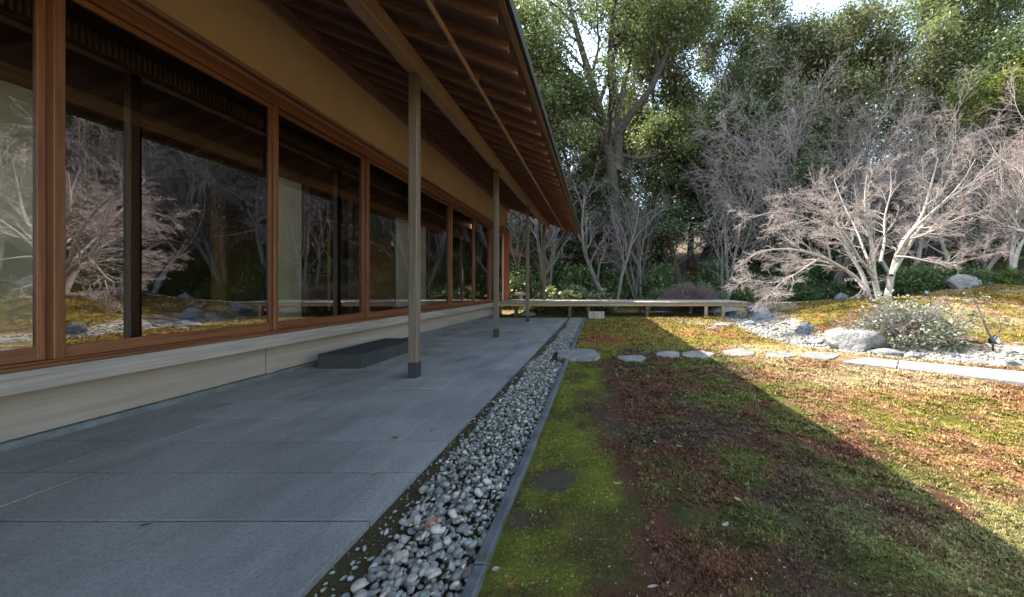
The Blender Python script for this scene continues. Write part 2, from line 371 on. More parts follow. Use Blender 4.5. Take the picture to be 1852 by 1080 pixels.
    lc = lerp(np.broadcast_to(np.array((0.085, 0.055, 0.035)), c.shape).copy(), (0.17, 0.12, 0.08), sstep(.4, .65, n2))
    lc = lerp(lc, (0.05, 0.075, 0.02), sstep(.52, .6, n1) * .8)
    c = lerp(c, lc, np.maximum(lit, (sstep(22, 24, x))))
    und = (y > 13.6) & (y < 17.2) & (x < 5.2)
    c = np.where(und[..., None], lerp(np.broadcast_to(np.array((0.13, 0.095, 0.05)), c.shape).copy(), (0.12, 0.11, 0.03), sstep(.45, .6, n2)), c)
    st = (x < -0.485)
    c = np.where(st[..., None] & (y < 13.7)[..., None], lerp(np.broadcast_to(np.array((0.045, 0.032, 0.017)), c.shape).copy(), (0.05, 0.05, 0.01), sstep(.45, .6, n2)), c)
    return np.clip(c, 0.01, 0.9)
def axis(*spans):
    L = []
    for a, b, s in spans: L.append(np.arange(a, b - 1e-6, s))
    return np.unique(np.round(np.concatenate(L + [np.array([spans[-1][1]])]), 4))
gx = axis((-300, -60, 40), (-60, -8, 4), (-8, -1.4, .6), (-1.4, -.6, .1), (-.6, 3.6, .045), (3.6, 12, .11), (12, 24, .3), (24, 60, 2), (60, 300, 30))
gx = np.unique(np.concatenate([gx, [-1.31, -1.29, -.49, -.48]]))
gy = axis((-60, -10, 10), (-10, 0.8, .9), (.8, 4.5, .045), (4.5, 9, .08), (9, 15, .16), (15, 24, .3), (24, 60, 1.5), (60, 400, 34))
X, Y = np.meshgrid(gx, gy); Z = gz(X, Y); col = moss_col(X, Y)
nx, ny = len(gx), len(gy)
idx = np.arange(nx * ny).reshape(ny, nx)
F = np.stack([idx[:-1, :-1], idx[:-1, 1:], idx[1:, 1:], idx[1:, :-1]], -1).reshape(-1, 4)
nearm = ((X > -.47) & (Y < 6.2) & (X < 9))[..., None]; col = np.where(nearm, col * .68, col)   # shade in the gaps between sprigs, painted into the ground colour
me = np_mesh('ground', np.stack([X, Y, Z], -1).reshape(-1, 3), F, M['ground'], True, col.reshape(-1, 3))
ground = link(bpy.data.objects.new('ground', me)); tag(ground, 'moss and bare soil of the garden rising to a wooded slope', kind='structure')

# ------------------------------------------------------------------ paving in front of the house
PX0, PX1, PY1 = -4.40, -1.17, 13.45
pav = box('pavement', PX0 + .03, PX1 - .03, -8.0, PY1 - .02, -0.13, -0.05, M['shoe'])
tag(pav, 'grey stone paving along the foot of the house', kind='structure')
known = {1.763: 2.316, 2.221: 1.738, 2.686: 1.544}
row_y = [1.763 + .4605 * k for k in range(-12, 26)]
for k, y0 in enumerate(row_y):
    if y0 < -2.5: continue
    y1 = min(y0 + .4605, PY1)
    if y0 > PY1 - .1: break
    kk = k - 12
    off = {0: 1.366, 1: 1.738, 2: 1.544}.get(kk, 1.25 + .9 * float(rng.random()))
    xs = [PX1]
    x = -off
    if PX1 - x < .12: x -= .95
    while x > PX0 + .15: xs.append(x); x -= .95
    xs.append(PX0)
    g = 0.0055
    for a, b in zip(xs[1:], xs[:-1]):
        t = float(rng.normal(0, .0012))
        box('paving_slab', a + .0013, b - .0013, y0 + g, y1 - g, -.05, t, M['slab'], pav, .0025)

# drain strip: kerb stones and pebbles
drain = box('pebble_drain', -1.168, -0.53, -4, 13.6, -.09, -.034, stone('drain_soil', (0.045, 0.034, 0.02), (0.10, 0.082, 0.03), 6, .95, 0, 45, 1.0, .05, speck=(0.13, 0.10, 0.07), spec=.1))
tag(drain, 'mossy drain strip filled with pebbles beside the paving', kind='structure')
yk = 1.45 - .68 * 6
while yk < 13.3:
    if not (5.45 < yk + .3 < 6.35):
        dx = float(rng.normal(0, .002))
        box('kerb_stone', -.525 + dx, -.473 + dx, yk + .002, yk + .678, -.12, .032 + float(rng.normal(0, .002)), M['kerbst'], drain, .006)
    yk += .68
def ico(sub):
    bm = bmesh.new(); bmesh.ops.create_icosphere(bm, subdivisions=sub, radius=1.0)
    V = np.array([v.co[:] for v in bm.verts]); Fc = np.array([[v.index for v in f.verts] for f in bm.faces]); bm.free()
    return V, Fc
I1 = ico(1); I2 = ico(2); I3 = ico(3); I4 = ico(4); I5 = ico(5)
def n3(V, f, seed):
    return (vnoise(V[:, 0] * f + 13.1, V[:, 1] * f + 7.7 + V[:, 2] * f * .73, seed) + vnoise(V[:, 1] * f + 3.3, V[:, 2] * f + 1.9 + V[:, 0] * f * .61, seed + 5)
            + vnoise(V[:, 2] * f + 8.1, V[:, 0] * f + 2.7 + V[:, 1] * f * .57, seed + 9)) / 3
def pebshape(base, seed, ax):
    V = base[0].copy(); q = np.random.default_rng(seed)
    for _ in range(6):
        d = q.normal(size=3); d /= np.linalg.norm(d); V = V - np.clip(V @ d - (.5 + .35 * q.random()), 0, None)[:, None] * d * .85
    V = V * (1 + .5 * (n3(base[0], 1.1, seed) - .5)[:, None]); return V * np.array(ax) * 1.12
pm = []
for i in range(18):
    r = np.random.default_rng(100 + i); V = pebshape(I2 if i < 0 else I2, 100 + i, (1, .6 + .3 * r.random(), .42 + .25 * r.random()))
    pm.append(np_mesh('pebble', V * .5, I2[1], M['pebbles'][i % 6], True))
# candidate pebbles over the strip; nearest become objects
cand = []
r = np.random.default_rng(5)
yy = 1.15
while yy < 13.35:
    sp = .033 if yy < 6 else .045
    w0 = -1.00 + .14 * float(vnoise(np.array([yy * 1.3]), np.array([2.2]), 3)[0]) - .10
    xx = -.55
    while xx > w0:
        cand.append((xx + r.normal(0, .008), yy + r.normal(0, .01), -.022 + abs(r.normal(0, .006)), .025 + .033 * r.random() ** 1.8)); xx -= sp
    for _ in range(6):
        xx = r.uniform(w0 + .04, -.56); cand.append((xx, yy + r.normal(0, .02), .008 + abs(r.normal(0, .012)), .025 + .035 * r.random() ** 1.8))
    for _ in range(2):
        if r.random() < .75: cand.append((r.uniform(-1.16, max(w0, -1.12)), yy, -.028, .010 + .028 * r.random() ** 2))
    yy += sp * .82
cand = [c for c in cand if not (5.45 < c[1] < 6.35 and c[0] > -.80)]
cand.sort(key=lambda c: -c[3] / c[1] ** 1.0)
def rot3(r, n):
    q = r.normal(size=(n, 4)); q[:, 1:3] *= .35; q /= np.linalg.norm(q, axis=1)[:, None]
    w, x, y, z = q.T
    return np.stack([np.stack([1 - 2 * (y * y + z * z), 2 * (x * y - w * z), 2 * (x * z + w * y)], -1), np.stack([2 * (x * y + w * z), 1 - 2 * (x * x + z * z), 2 * (y * z - w * x)], -1), np.stack([2 * (x * z - w * y), 2 * (y * z + w * x), 1 - 2 * (x * x + y * y)], -1)], 1)
for i, c in enumerate(cand[:300]):
    o = link(bpy.data.objects.new('pebble', pm[int(r.integers(0, 18))]), drain); o.location = c[:3]
    o.rotation_euler = (r.normal(0, .35), r.normal(0, .35), r.uniform(0, 6.3)); o.scale = (c[3],) * 3
def scatter_pebbles(name, P, m, base, shapes=8, seed=1, flat=(.6, .5)):
    """P (n,4): x y z size -> one mesh"""
    rr = np.random.default_rng(seed); P = np.asarray(P); n = len(P)
    SH = [pebshape(base, seed * 50 + i, (1, flat[0] + .3 * rr.random(), flat[1] * (.7 + .6 * rr.random()))) * .5 for i in range(shapes)]
    nv = len(base[0]); w = rr.integers(0, shapes, n)
    VV = np.stack(SH)[w] * P[:, 3][:, None, None]
    VV = np.einsum('nij,nvj->nvi', rot3(rr, n), VV) + P[:, None, :3]
    FF = base[1][None] + (np.arange(n) * nv)[:, None, None]
    return np_mesh(name, VV.reshape(-1, 3), FF.reshape(-1, 3), m, True)
me = scatter_pebbles('pebbles', [c for c in cand[300:]], M['pebmass'], I1, seed=2)
o = link(bpy.data.objects.new('pebbles', me), drain); o['kind'] = 'stuff'
# ------------------------------------------------------------------ the house
WX = -4.28                       # outer face of the mullions
YA, YB = -5.0, 16.5              # extent of the house along the garden
house = empty('house', (-6.5, 6.0, 0), baked=True)
tag(house, 'long low timber house with a glazed front and deep eaves', 'house')
H = house
sw = M['sash']
# plinth, sill
box('foundation_kerb', -4.50, -4.345, YA, 15.6, -.1, .055, M['kerbst'], H, .005)
ms = [2.76 + 1.84 * k for k in range(-4, 7)]        # right edges of the mullions
ps = [2.76 - 1.84 * 3 - 1.8] + [4.60 - 3.68 + 3.68 * k for k in range(-1, 4)] + [15.6]
for a, b in zip(ps[:-1], ps[1:]):
    if b <= a: continue
    box('plinth_panel', -4.50, -4.402, a + .06, b - .06, .058, .45, M['plinth'], H, .003)
    box('plinth_strut', -4.52, -4.375, b - .059, b + .059, .056, .45, M['plinth'], H, .004)
box('sill_beam', -4.50, -4.20, YA, 15.55, .425, .585, M['sill'], H, .008)
box('threshold', -4.47, -4.232, YA, 15.55, .586, .615, sw[1], H, .004)
box('threshold_track', -4.46, -4.275, YA, 15.55, .6152, .632, sw[1], H, .003)
# head
box('head_rail', -4.46, -4.275, YA, 15.55, 3.62, 3.755, sw[1], H, .004)
box('head_moulding', -4.46, -4.255, YA, 15.56, 3.757, 3.80, M['keta'], H, .004)
box('head_moulding', -4.46, -4.282, YA, 15.56, 3.802, 3.845, sw[1], H, .004)
box('head_cap', -4.46, -4.245, YA, 15.58, 3.847, 3.90, M['keta'], H, .004)
box('plaster_wall', -4.44, -4.305, YA, 16.1, 3.902, 4.855, M['ochre'], H, .002)
box('wall_beam', -4.46, -4.27, YA, 17.0, 4.858, 5.06, M['keta'], H, .006)
# mullions and sashes
for y in ms: box('mullion', -4.44, WX, y - .06, y, .6325, 3.6195, sw[2], H, .004)
win = []
for i, (a, b) in enumerate(zip([y for y in ms], [y - .06 for y in ms[1:]] + [15.5])):
    x0, x1 = -4.345 - .035 * (i % 2), -4.305 - .035 * (i % 2)
    st = .045
    f = box('window', x0, x1, a + .002, a + .014, .634, 3.618, sw[2], H, .002); box('stile', x0, x1, b - st, b - .002, .634, 3.618, sw[2], f, .003)
    box('rail', x0 + .001, x1 - .001, a + .014, b - st, .634, .735, sw[1], f, .003); box('rail', x0 + .001, x1 - .001, a + .014, b - st, 3.56, 3.618, sw[1], f, .003)
    xm = (x0 + x1) / 2
    mesh_obj('pane', [(xm, a + .01, .73), (xm, b - .04, .73), (xm, b - .04, 3.57), (xm, a + .01, 3.57)], [(0, 1, 2, 3)], M['glass'], f)
    if i % 2 == 0 and i > 4: box('pull', x1, x1 + .004, b - .032, b - .014, 1.55, 1.68, M['black'], f, .002)
# corner: shutter box of red wood and a pale jamb
box('corner_jamb', -4.46, -4.29, 15.52, 15.60, .60, 3.84, M['cream'], H, .004)
box('shutter_panel', -4.46, -4.262, 15.602, 16.42, .60, 3.845, M['shutter'], H, .006)
box('shutter_frame', -4.47, -4.25, 16.42, 16.50, .60, 3.95, sw[2], H, .006)
box('shutter_cap', -4.47, -4.25, 15.58, 16.50, 3.951, 4.0, sw[1], H, .004)
box('end_post', -4.46, -4.30, 16.1, 16.2, 3.902, 4.855, M['keta'], H, .004)
# posts and eave beam
for y in (.84 - 3.68, .84, 4.52, 8.20, 11.88, 15.56):
    z0 = .622 if y > 15 else 0.003
    if abs(y - .84) < .01: continue
    p = box('pillar', -2.50, -2.39, y, y + .11, z0 + (.0 if y > 15 else .20), 4.038, M['post'], H, .007)
    if y < 15: box('pillar_shoe', -2.503, -2.387, y - .003, y + .113, z0, z0 + .205, M['shoe'], p, .003)
box('eave_beam', -2.52, -2.35, YA, 16.7, 4.04, 4.262, M['beam'], H, .008)
# roof
SL = .385
def zb(x): return 4.264 + SL * (-2.35 - x)      # underside of the rafters
XT, XR = -.96, -9.6
prof = [(-.80, .115), (-.80, .235), (XR, .235), (XR, .115)]
def slope_prism(name, x0, x1, d0, d1, y0, y1, m, parent):
    v = []
    for y in (y0, y1):
        v += [(x0, y, zb(x0) + d0), (x0, y, zb(x0) + d1), (x1, y, zb(x1) + d1), (x1, y, zb(x1) + d0)]
    f = [(0, 1, 2, 3), (7, 6, 5, 4), (0, 4, 5, 1), (1, 5, 6, 2), (2, 6, 7, 3), (3, 7, 4, 0)]
    return mesh_obj(name, v, f, m, parent)
roof = slope_prism('roof', -.815, XR, .142, .235, YA - .3, 16.62, M['copper'], H)
back = slope_prism('back_slope', 0, 1, 0, 1, 0, 1, M['copper'], roof)
zr = zb(XR) + .235
vb = [(XR, YA - .3, zr), (XR, 16.62, zr), (-18.5, 16.62, zr - 3.4), (-18.5, YA - .3, zr - 3.4)]
back.data.clear_geometry(); back.data.from_pydata([*vb, *[(x, y, z - .12) for x, y, z in vb]], [], [(0, 1, 2, 3), (7, 6, 5, 4), (0, 4, 5, 1), (1, 5, 6, 2), (2, 6, 7, 3), (3, 7, 4, 0)]); back.data.update()
slope_prism('eave_trim', -.845, -.905, .085, .1395, YA - .2, 16.55, M['beam'], roof)
slope_prism('roof_edge', -.792, -.842, .112, .237, YA - .28, 16.60, M['copper'], roof)
xx = -.86
while xx > -4.9:
    slope_prism('sheathing_board', xx, xx - .243, .102, .118 + .004 * float(rng.random()), YA, 16.53, M['sheath'], roof); xx -= .246
slope_prism('ceiling_lining', -4.9, XR, .102, .118, YA, 16.53, M['sheath'], roof)
w = .055
v = []
for y in (0, w): v += [(XT, y, zb(XT)), (XT, y, zb(XT) + .10), (-4.75, y, zb(-4.75) + .10), (-4.75, y, zb(-4.75))]
rf = mesh_obj('rafter', v, [(0, 1, 2, 3), (7, 6, 5, 4), (0, 4, 5, 1), (1, 5, 6, 2), (2, 6, 7, 3), (3, 7, 4, 0)], M['rafter'], roof)
ry = 3.25 - .409 * 19; rf.location = (0, ry, 0)
while ry + .409 < 16.5:
    ry += .409; again(rf, roof, (0, ry, 0))
again(rf, roof, (0, 16.46, 0))
# blind pole hung below the rafters
pz = EYE + 2.60
pole = box('blind_pole', -1.575, -1.535, YA, 16.3, pz, pz + .045, M['pole'], H, .008)
hg = None
y = 3.66 - 1.636 * 4 - .02
while y < 16.3:
    if hg is None: hg = box('pole_hanger', -1.563, -1.547, -.008, .008, pz + .046, zb(-1.555) + .02, M['rafter'], pole, .002); hg.location = (0, y, 0)
    else: again(hg, pole, (0, y, 0))
    y += .818 * 1.5
ring = None
for y in (3.0, 3.65, 4.25, 5.5, 6.1, 7.3, 9, 10.4):
    if ring is None:
        bm = bmesh.new()
        n, k = 12, 5
        vs = [[bm.verts.new((-1.555 + .032 * math.cos(2 * math.pi * i / n) + .004 * math.cos(2 * math.pi * i / n) * math.cos(2 * math.pi * j / k), .004 * math.sin(2 * math.pi * j / k), pz + .012 + .036 * math.sin(2 * math.pi * i / n) + .004 * math.sin(2 * math.pi * i / n) * math.cos(2 * math.pi * j / k))) for j in range(k)] for i in range(n)]
        for i in range(n):
            for j in range(k): bm.faces.new((vs[i][j], vs[(i + 1) % n][j], vs[(i + 1) % n][(j + 1) % k], vs[i][(j + 1) % k]))
        ring = bm_obj('pole_ring', bm, M['pole'], pole, True); ring.location = (0, y, 0)
    else: again(ring, pole, (0, y, 0))
# rear lean-to eave peeping past the corner
mesh_obj('side_eave', [(-5.6, 17.3, 3.62), (-3.85, 17.3, 2.86), (-3.85, 18.2, 2.86), (-5.6, 18.2, 3.62), (-5.6, 17.3, 3.54), (-3.85, 17.3, 2.78), (-3.85, 18.2, 2.78), (-5.6, 18.2, 3.54)], [(0, 1, 2, 3), (7, 6, 5, 4), (0, 4, 5, 1), (1, 5, 6, 2), (2, 6, 7, 3), (3, 7, 4, 0)], M['sheath'], H)
M['lattice'] = plain('lattice_wood', (0.42, 0.34, 0.26), .7)
M['beam2'] = wood('interior_lintel_wood', (0.15, 0.07, 0.035), (0.30, 0.15, 0.08), 1, .5, 26, .05)
# ---- interior seen through the glass
IX = -5.73
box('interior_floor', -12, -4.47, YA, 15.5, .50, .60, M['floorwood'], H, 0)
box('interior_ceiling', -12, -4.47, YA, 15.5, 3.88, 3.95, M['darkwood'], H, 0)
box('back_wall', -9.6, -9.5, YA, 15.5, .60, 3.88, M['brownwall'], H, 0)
box('end_wall', -12, -4.47, YA - .1, YA, 0, 5, M['brownwall'], H, 0)
box('end_wall', -12, -4.7, 15.6, 15.7, 0, 5, M['brownwall'], H, 0)
box('inner_lintel', IX - .06, IX + .06, YA, 15.5, 3.19, 3.36, M['beam2'], H, .004)
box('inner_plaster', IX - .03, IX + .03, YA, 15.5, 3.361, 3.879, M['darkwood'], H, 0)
for y in (-3.2, .5, 4.18, 6.68, 7.86, 11.54, 15.2):
    box('inner_pillar', IX - .065, IX + .065, y - .065, y + .065, .601, 3.189, M['inwood'], H, .005)
for a, b in ((-3.1, .43), (.57, 3.52), (5.98, 6.61), (9.7, 11.4)):
    box('paper_screen', IX - .02, IX + .02, a, b, .62, 3.188, M['cream'], H, .002)
box('partition_wall', -9.5, -7.9, 7.0, 7.1, .601, 3.45, M['brownwall'], H, 0)
box('partition_wall', -9.5, -6.9, 8.75, 8.85, .601, 3.45, M['brownwall'], H, 0)
iw = box('inner_wall', -8.6, -8.5, 8.86, 15.4, .601, 3.87, M['brownwall'], H, 0)
box('lattice_window', -8.499, -8.47, 10.45, 11.05, 1.35, 2.2, M['darkwood'], iw, .003)
for k in range(6): box('lattice_bar', -8.47, -8.455, 10.5 + .1 * k, 10.53 + .1 * k, 1.37, 2.18, M['cream'], iw, 0)
lat = box('transom_rail', -5.12, -5.05, YA, 15.4, 3.56, 3.60, M['inwood'], H, .003)
ls = None; y = 2.4
while y < 8.6:
    if ls is None: ls = box('transom_slat', -5.1, -5.07, 0, .022, 3.601, 3.775, M['lattice'], lat, 0); ls.location = (0, y, 0)
    else: again(ls, lat, (0, y, 0))
    y += .046

# ------------------------------------------------------------------ stone step at the sill
st = box('stone_step', -4.14, -3.48, 5.06, 6.68, 0.003, .212, M['stepst'], None, .007)
tag(st, 'dark grey rectangular stone step on the paving below the windows', 'step')

# ------------------------------------------------------------------ slatted deck running out over the garden
DY0, DY1, DX0, DX1 = 13.9, 16.5, -4.2, 6.18
deck = empty('wooden_deck', (1, 15.2, 0), baked=True); tag(deck, 'weathered slatted timber deck jutting out from the house over the moss', 'deck')
sl0 = None; x = DX0; k = 0
while x < DX1:
    if sl0 is None: sl0 = box('deck_slat', 0, .072, DY0 - .03, DY1, .578, .613, M['deck'], deck, .004); sl0.location = (x, 0, 0)
    else: again(sl0, deck, (x, float(rng.normal(0, .006)), float(rng.normal(0, .0015))))
    x += .088
for y in (DY0 + .06, DY0 + 1.2, DY1 - .2):
    box('deck_beam', DX0, DX1 - .28, y, y + .12, .435, .5765, M['deckbeam'], deck, .006)
for i, lx in enumerate((-3.4, -1.2, -.45, 1.95, 4.35, 5.05)):
    for y in (DY0 + .055, DY1 - .25):
        g0 = float(gz(np.array([lx + .06]), np.array([y]))[()][0]) - .05
        box('deck_leg', lx, lx + .13, y, y + .13, g0, .433, M['deckbeam'] if i > 3 else M['darkwood'], deck, .006)
box('deck_crossbeam', 5.02, 5.18, DY0 + .2, DY1 - .3, .34, .432, M['deckbeam'], deck, .006)
# small slatted box standing in front of the deck
bx = empty('slatted_box', (-.04, 13.35, 0), baked=True); tag(bx, 'small pale wooden slatted box standing before the deck at the end of the drain', 'box')
for k in range(5): box('slat', -.345 + .122 * k, -.232 + .122 * k, 13.28, 13.305, -.02, .27, M['deck'], bx, .004)
box('box_body', -.33, .245, 13.306, 13.55, -.02, .25, M['shoe'], bx, .004)
# ------------------------------------------------------------------ rocks and stones
def rock_obj(name, loc, size, seed, m, base=None, sharp=.95, flat=.30):
    V, Fc = base or I4
    V = V.copy()
    rr = np.random.default_rng(seed)
    for _ in range(16):                      # planar cuts give facets
        d = rr.normal(size=3); d /= np.linalg.norm(d); lim = .55 + .33 * rr.random()
        over = np.clip(V @ d - lim, 0, None); V = V - over[:, None] * d * sharp
    r = np.linalg.norm(V, axis=1, keepdims=True); D = V / r
    V = V * (1 + .36 * (n3(D, 1.6, seed)[:, None] - .5) - .16 * np.abs(n3(D, 3.6, seed + 3)[:, None] - .5) * 2 + .20 * (n3(D, 7, seed + 8)[:, None] - .5) + .12 * (n3(D, 17, seed + 4)[:, None] - .5) + .06 * (n3(D, 37, seed + 4)[:, None] - .5))
    V = V / np.abs(V).max(0) * np.array(size) * .52
    zc = np.quantile(V[:, 2], flat); V[:, 2] -= zc
    V[:, 2] = np.where(V[:, 2] < -.12 * size[2], -.12 * size[2], V[:, 2])
    me = np_mesh(name, V, Fc, m, True)
    o = link(bpy.data.objects.new(name, me)); o.location = loc; o.rotation_euler = (0, 0, rr.uniform(0, 6.3) if size[0] == size[1] else 0)
    return o
def gpt(px, Y, dz=0.0):
    x = (px - VPX) / FPX * Y; return (x, Y, float(gz(np.array([x]), np.array([Y]))[0]) + dz)
def rocks(L):
    for px, Yd, sx, sy, sz, seed, m, lab in L:
        o = rock_obj('rock', gpt(px, Yd, -.02), (sx, sy, sz), seed, M[m]); tag(o, lab, 'rock', 'garden rocks along the dry stream')
rocks([
    (1541, 7.25, 1.42, .95, .80, 4, 'rock', 'big pale grey craggy boulder beside the leafy bush'),
    (1608, 6.55, .62, .42, .26, 12, 'rock', 'low weathered rock at the foot of the leafy bush'),
    (1652, 6.35, .40, .30, .22, 13, 'rock', 'small rounded rock between the bush and the flagstone path'),
    (1455, 9.4, .58, .40, .42, 21, 'darkrock', 'leaning grey rock at the edge of the golden mound'),
    (1381, 12.3, .68, .5, .66, 22, 'darkrock', 'blue-black rock standing in the gravel near the deck end'),
    (1372, 14.9, 1.05, .6, .75, 23, 'darkrock', 'dark squarish rock just behind the end of the deck'),
    (1328, 14.8, .95, .6, .55, 24, 'darkrock', 'bluish rock half hidden under the deck corner'),
    (1356, 11.3, .55, .35, .26, 25, 'darkrock', 'dark wet-looking stone lying in the stream before the deck leg'),
    (1312, 10.6, .62, .4, .20, 26, 'rock', 'flat pale stone at the stream bank below the deck leg'),
    (1478, 7.9, .42, .3, .20, 27, 'darkrock', 'dark low stone in the stream left of the big boulder'),
    (1420, 9.3, .5, .3, .17, 28, 'rock', 'flat grey stone in the middle of the pebbly stream'),
    (1743, 15.3, 1.35, 1.0, 1.0, 29, 'rock', 'rounded grey boulder on top of the mound below the hedge'),
    (1762, 5.9, .42, .3, .16, 30, 'rock', 'flat pale stone by the spindly shrub with the spotlight'),
    (1815, 5.8, .52, .32, .20, 31, 'rock', 'pale flat rock near the frame edge beyond the flagstone path'),
    (1520, 17.5, .75, .5, .55, 33, 'darkrock', 'grey stone in shade behind the maple trunk'),
    (1600, 17.0, .9, .6, .6, 34, 'darkrock', 'dark stone behind the maple on the far bank'),
    (952, 15.0, .8, .45, .35, 35, 'rock', 'pale rock lying under the deck by the house corner'),
    (1290, 9.9, .45, .3, .14, 37, 'rock', 'white flat stone at the near corner of the stream bank'),
])
# stepping stones (outline from the photo, given thickness)
def slab_poly(name, pts, z0, z1, m, parent=None, seed=1, rough=.012, sub=5):
    bm = bmesh.new(); n = len(pts)
    P = [Vector((p[0], p[1], 0)) for p in pts]
    ring = []
    rr = np.random.default_rng(seed)
    for i in range(n):
        a, b = P[i], P[(i + 1) % n]
        for k in range(sub):
            q = a.lerp(b, k / sub); ring.append(q + Vector((rr.normal(0, rough), rr.normal(0, rough), 0)))
    c = sum(ring, Vector()) / len(ring)
    def lay(s, z, jit=0):
        return [bm.verts.new((c.x + (q.x - c.x) * s, c.y + (q.y - c.y) * s, z + (rr.normal(0, jit) if jit else 0))) for q in ring]
    L = [lay(.99, z0), lay(1.0, z0 + .5 * (z1 - z0)), lay(.995, z1 - .008, .003), lay(.98, z1 - .001, .002), lay(.6, z1 + .001, .002), lay(.25, z1 + .001, .002)]
    k = len(ring)
    for A, B in zip(L[:-1], L[1:]):
        for i in range(k): bm.faces.new((A[i], A[(i + 1) % k], B[(i + 1) % k], B[i]))
    bm.faces.new(L[-1])
    return bm_obj(name, bm, m, parent, False)
def oval(px0, px1, py0, py1, z, seed, n=9):
    rr = np.random.default_rng(seed); out = []
    for i in range(n):
        a = 2 * math.pi * i / n + rr.normal(0, .12); e = .93 + rr.normal(0, .06)
        c, s = math.cos(a), math.sin(a); ex = .75
        px = (px0 + px1) / 2 + (px1 - px0) / 2 * math.copysign(abs(c) ** ex, c) * e; py = (py0 + py1) / 2 - (py1 - py0) / 2 * math.copysign(abs(s) ** ex, s) * e
        out.append(at(px, py, z)[:2])
    return out
STEPS = []
for i, (a, b, c, d, z, lab) in enumerate([
    (1004, 1090, 630, 650, .032, 'broad rounded stepping stone laid across the kerb of the drain'),
    (1116, 1173, 641, 653, .004, 'stepping stone lying second from the drain, in shade'),
    (1183, 1234, 634, 646, .006, 'shaded stepping stone third from the drain'),
    (1234, 1291, 634, 647, .008, 'stepping stone where the eave shadow crosses the row'),
    (1304, 1369, 630, 644, .012, 'sunlit long stepping stone just beyond the shadow edge'),
    (1383, 1444, 635, 647, .010, 'sunlit stepping stone with a pointed end, middle of the lit three'),
    (1445, 1523, 635, 650, .010, 'sunlit stepping stone next to the flagstone path')]):
    ov = np.array(oval(a, b, c, d, z, 60 + i)); STEPS.append((*ov.mean(0), *(np.ptp(ov, axis=0) / 2)))
    o = slab_poly('stepping_stone', [tuple(q) for q in ov], -.06, z, M['stepping'], None, 60 + i)
    tag(o, lab, 'stepping stone', 'stepping stones crossing the moss')
# flagstone path
fp = [at(1522, 650, .05)[:2], at(1565, 643, .05)[:2], at(1852, 668, .05)[:2], at(1852, 688, .05)[:2]]
A0, A1 = np.array(fp[0]), np.array(fp[3]); B0, B1 = np.array(fp[1]), np.array(fp[2])
A1 = A0 + (A1 - A0) * 1.9; B1 = B0 + (B1 - B0) * 1.75
fpth = mesh_obj('flagstone_path', [(*(A0 + .05), -.04), (*A1, -.04), (*B1, -.04), (*(B0 - .02), -.04)], [(0, 1, 2, 3)], M['shoe']); tag(fpth, 'path of pale cracked flagstones running toward the frame edge', kind='structure')
cuts = [(0, 0), (.19, .14), (.47, .43), (.74, .78), (1, 1)]
for i, ((a0, b0), (a1, b1)) in enumerate(zip(cuts[:-1], cuts[1:])):
    e = .0016
    p = [A0 + (A1 - A0) * (a0 + e), A0 + (A1 - A0) * (a1 - e), B0 + (B1 - B0) * (b1 - e), B0 + (B1 - B0) * (b0 + e)]
    if i in (1, 2):      # split lengthwise along a crack
        f = .42 + .12 * (i % 2); m0 = p[0] + (p[3] - p[0]) * f; m1 = p[1] + (p[2] - p[1]) * (f + .1)
        d = (p[3] - p[0]) * .005
        slab_poly('flagstone', [p[0], p[1], m1 - d, m0 - d], -.05, .022 + .002 * (i % 3), M['flag'], fpth, 80 + i, .004, 8)
        slab_poly('flagstone', [m0 + d, m1 + d, p[2], p[3]], -.05, .020 + .003 * (i % 2), M['flag'], fpth, 90 + i, .004, 8)
    else: slab_poly('flagstone', p, -.05, .021 + .002 * (i % 3), M['flag'], fpth, 80 + i, .005, 8)
# dry stream bed: stones one can pick out, and finer gravel
bed_pts = []
rr = np.random.default_rng(77)
def along(P, n, half, rr):
    seg = np.hypot(*(P[1:] - P[:-1]).T); cum = np.concatenate([[0], np.cumsum(seg)]); t = rr.random(n) * cum[-1]
    i = np.clip(np.searchsorted(cum, t) - 1, 0, len(seg) - 1); f = (t - cum[i]) / seg[i]
    p = P[i] + (P[i + 1] - P[i]) * f[:, None]; d = (P[i + 1] - P[i]) / seg[i][:, None]
    return p + np.stack([-d[:, 1], d[:, 0]], -1) * (rr.normal(0, .5, n).clip(-1, 1) * half)[:, None]
SB = STREAM[1:12]
v = [(*(p + q), 0) for p in SB for q in (np.array((0, 0)),)]
Q = along(SB, 130, .75, rr)
bed = None
smesh = [np_mesh('stream_stone', pebshape(I3, 300 + i, (1, .75, .5)) * .5, I3[1], M['rock'] if i % 3 else M['darkrock'], True) for i in range(6)]
g0 = along(SB, 5200, .95, rr); gzv = gz(g0[:, 0], g0[:, 1]); sz = .045 + .075 * rr.random(len(g0)) ** 2
me = scatter_pebbles('dry_stream_bed', np.column_stack([g0, gzv + sz * .12, sz]), M['pebmass'], I1, seed=4)
bed = link(bpy.data.objects.new('dry_stream_bed', me)); tag(bed, 'dry stream of pale gravel and stones winding through the moss', kind='stuff')
Qz = gz(Q[:, 0], Q[:, 1])
for i, (x, y) in enumerate(Q):
    s = .10 + .20 * float(rr.random()) ** 1.8
    o = link(bpy.data.objects.new('stream_stone', smesh[i % 6]), bed); o.location = (x, y, float(Qz[i]) + s * .08); o.scale = (s, s, s); o.rotation_euler = (float(rr.normal(0, .2)), float(rr.normal(0, .2)), float(rr.uniform(0, 6.3)))

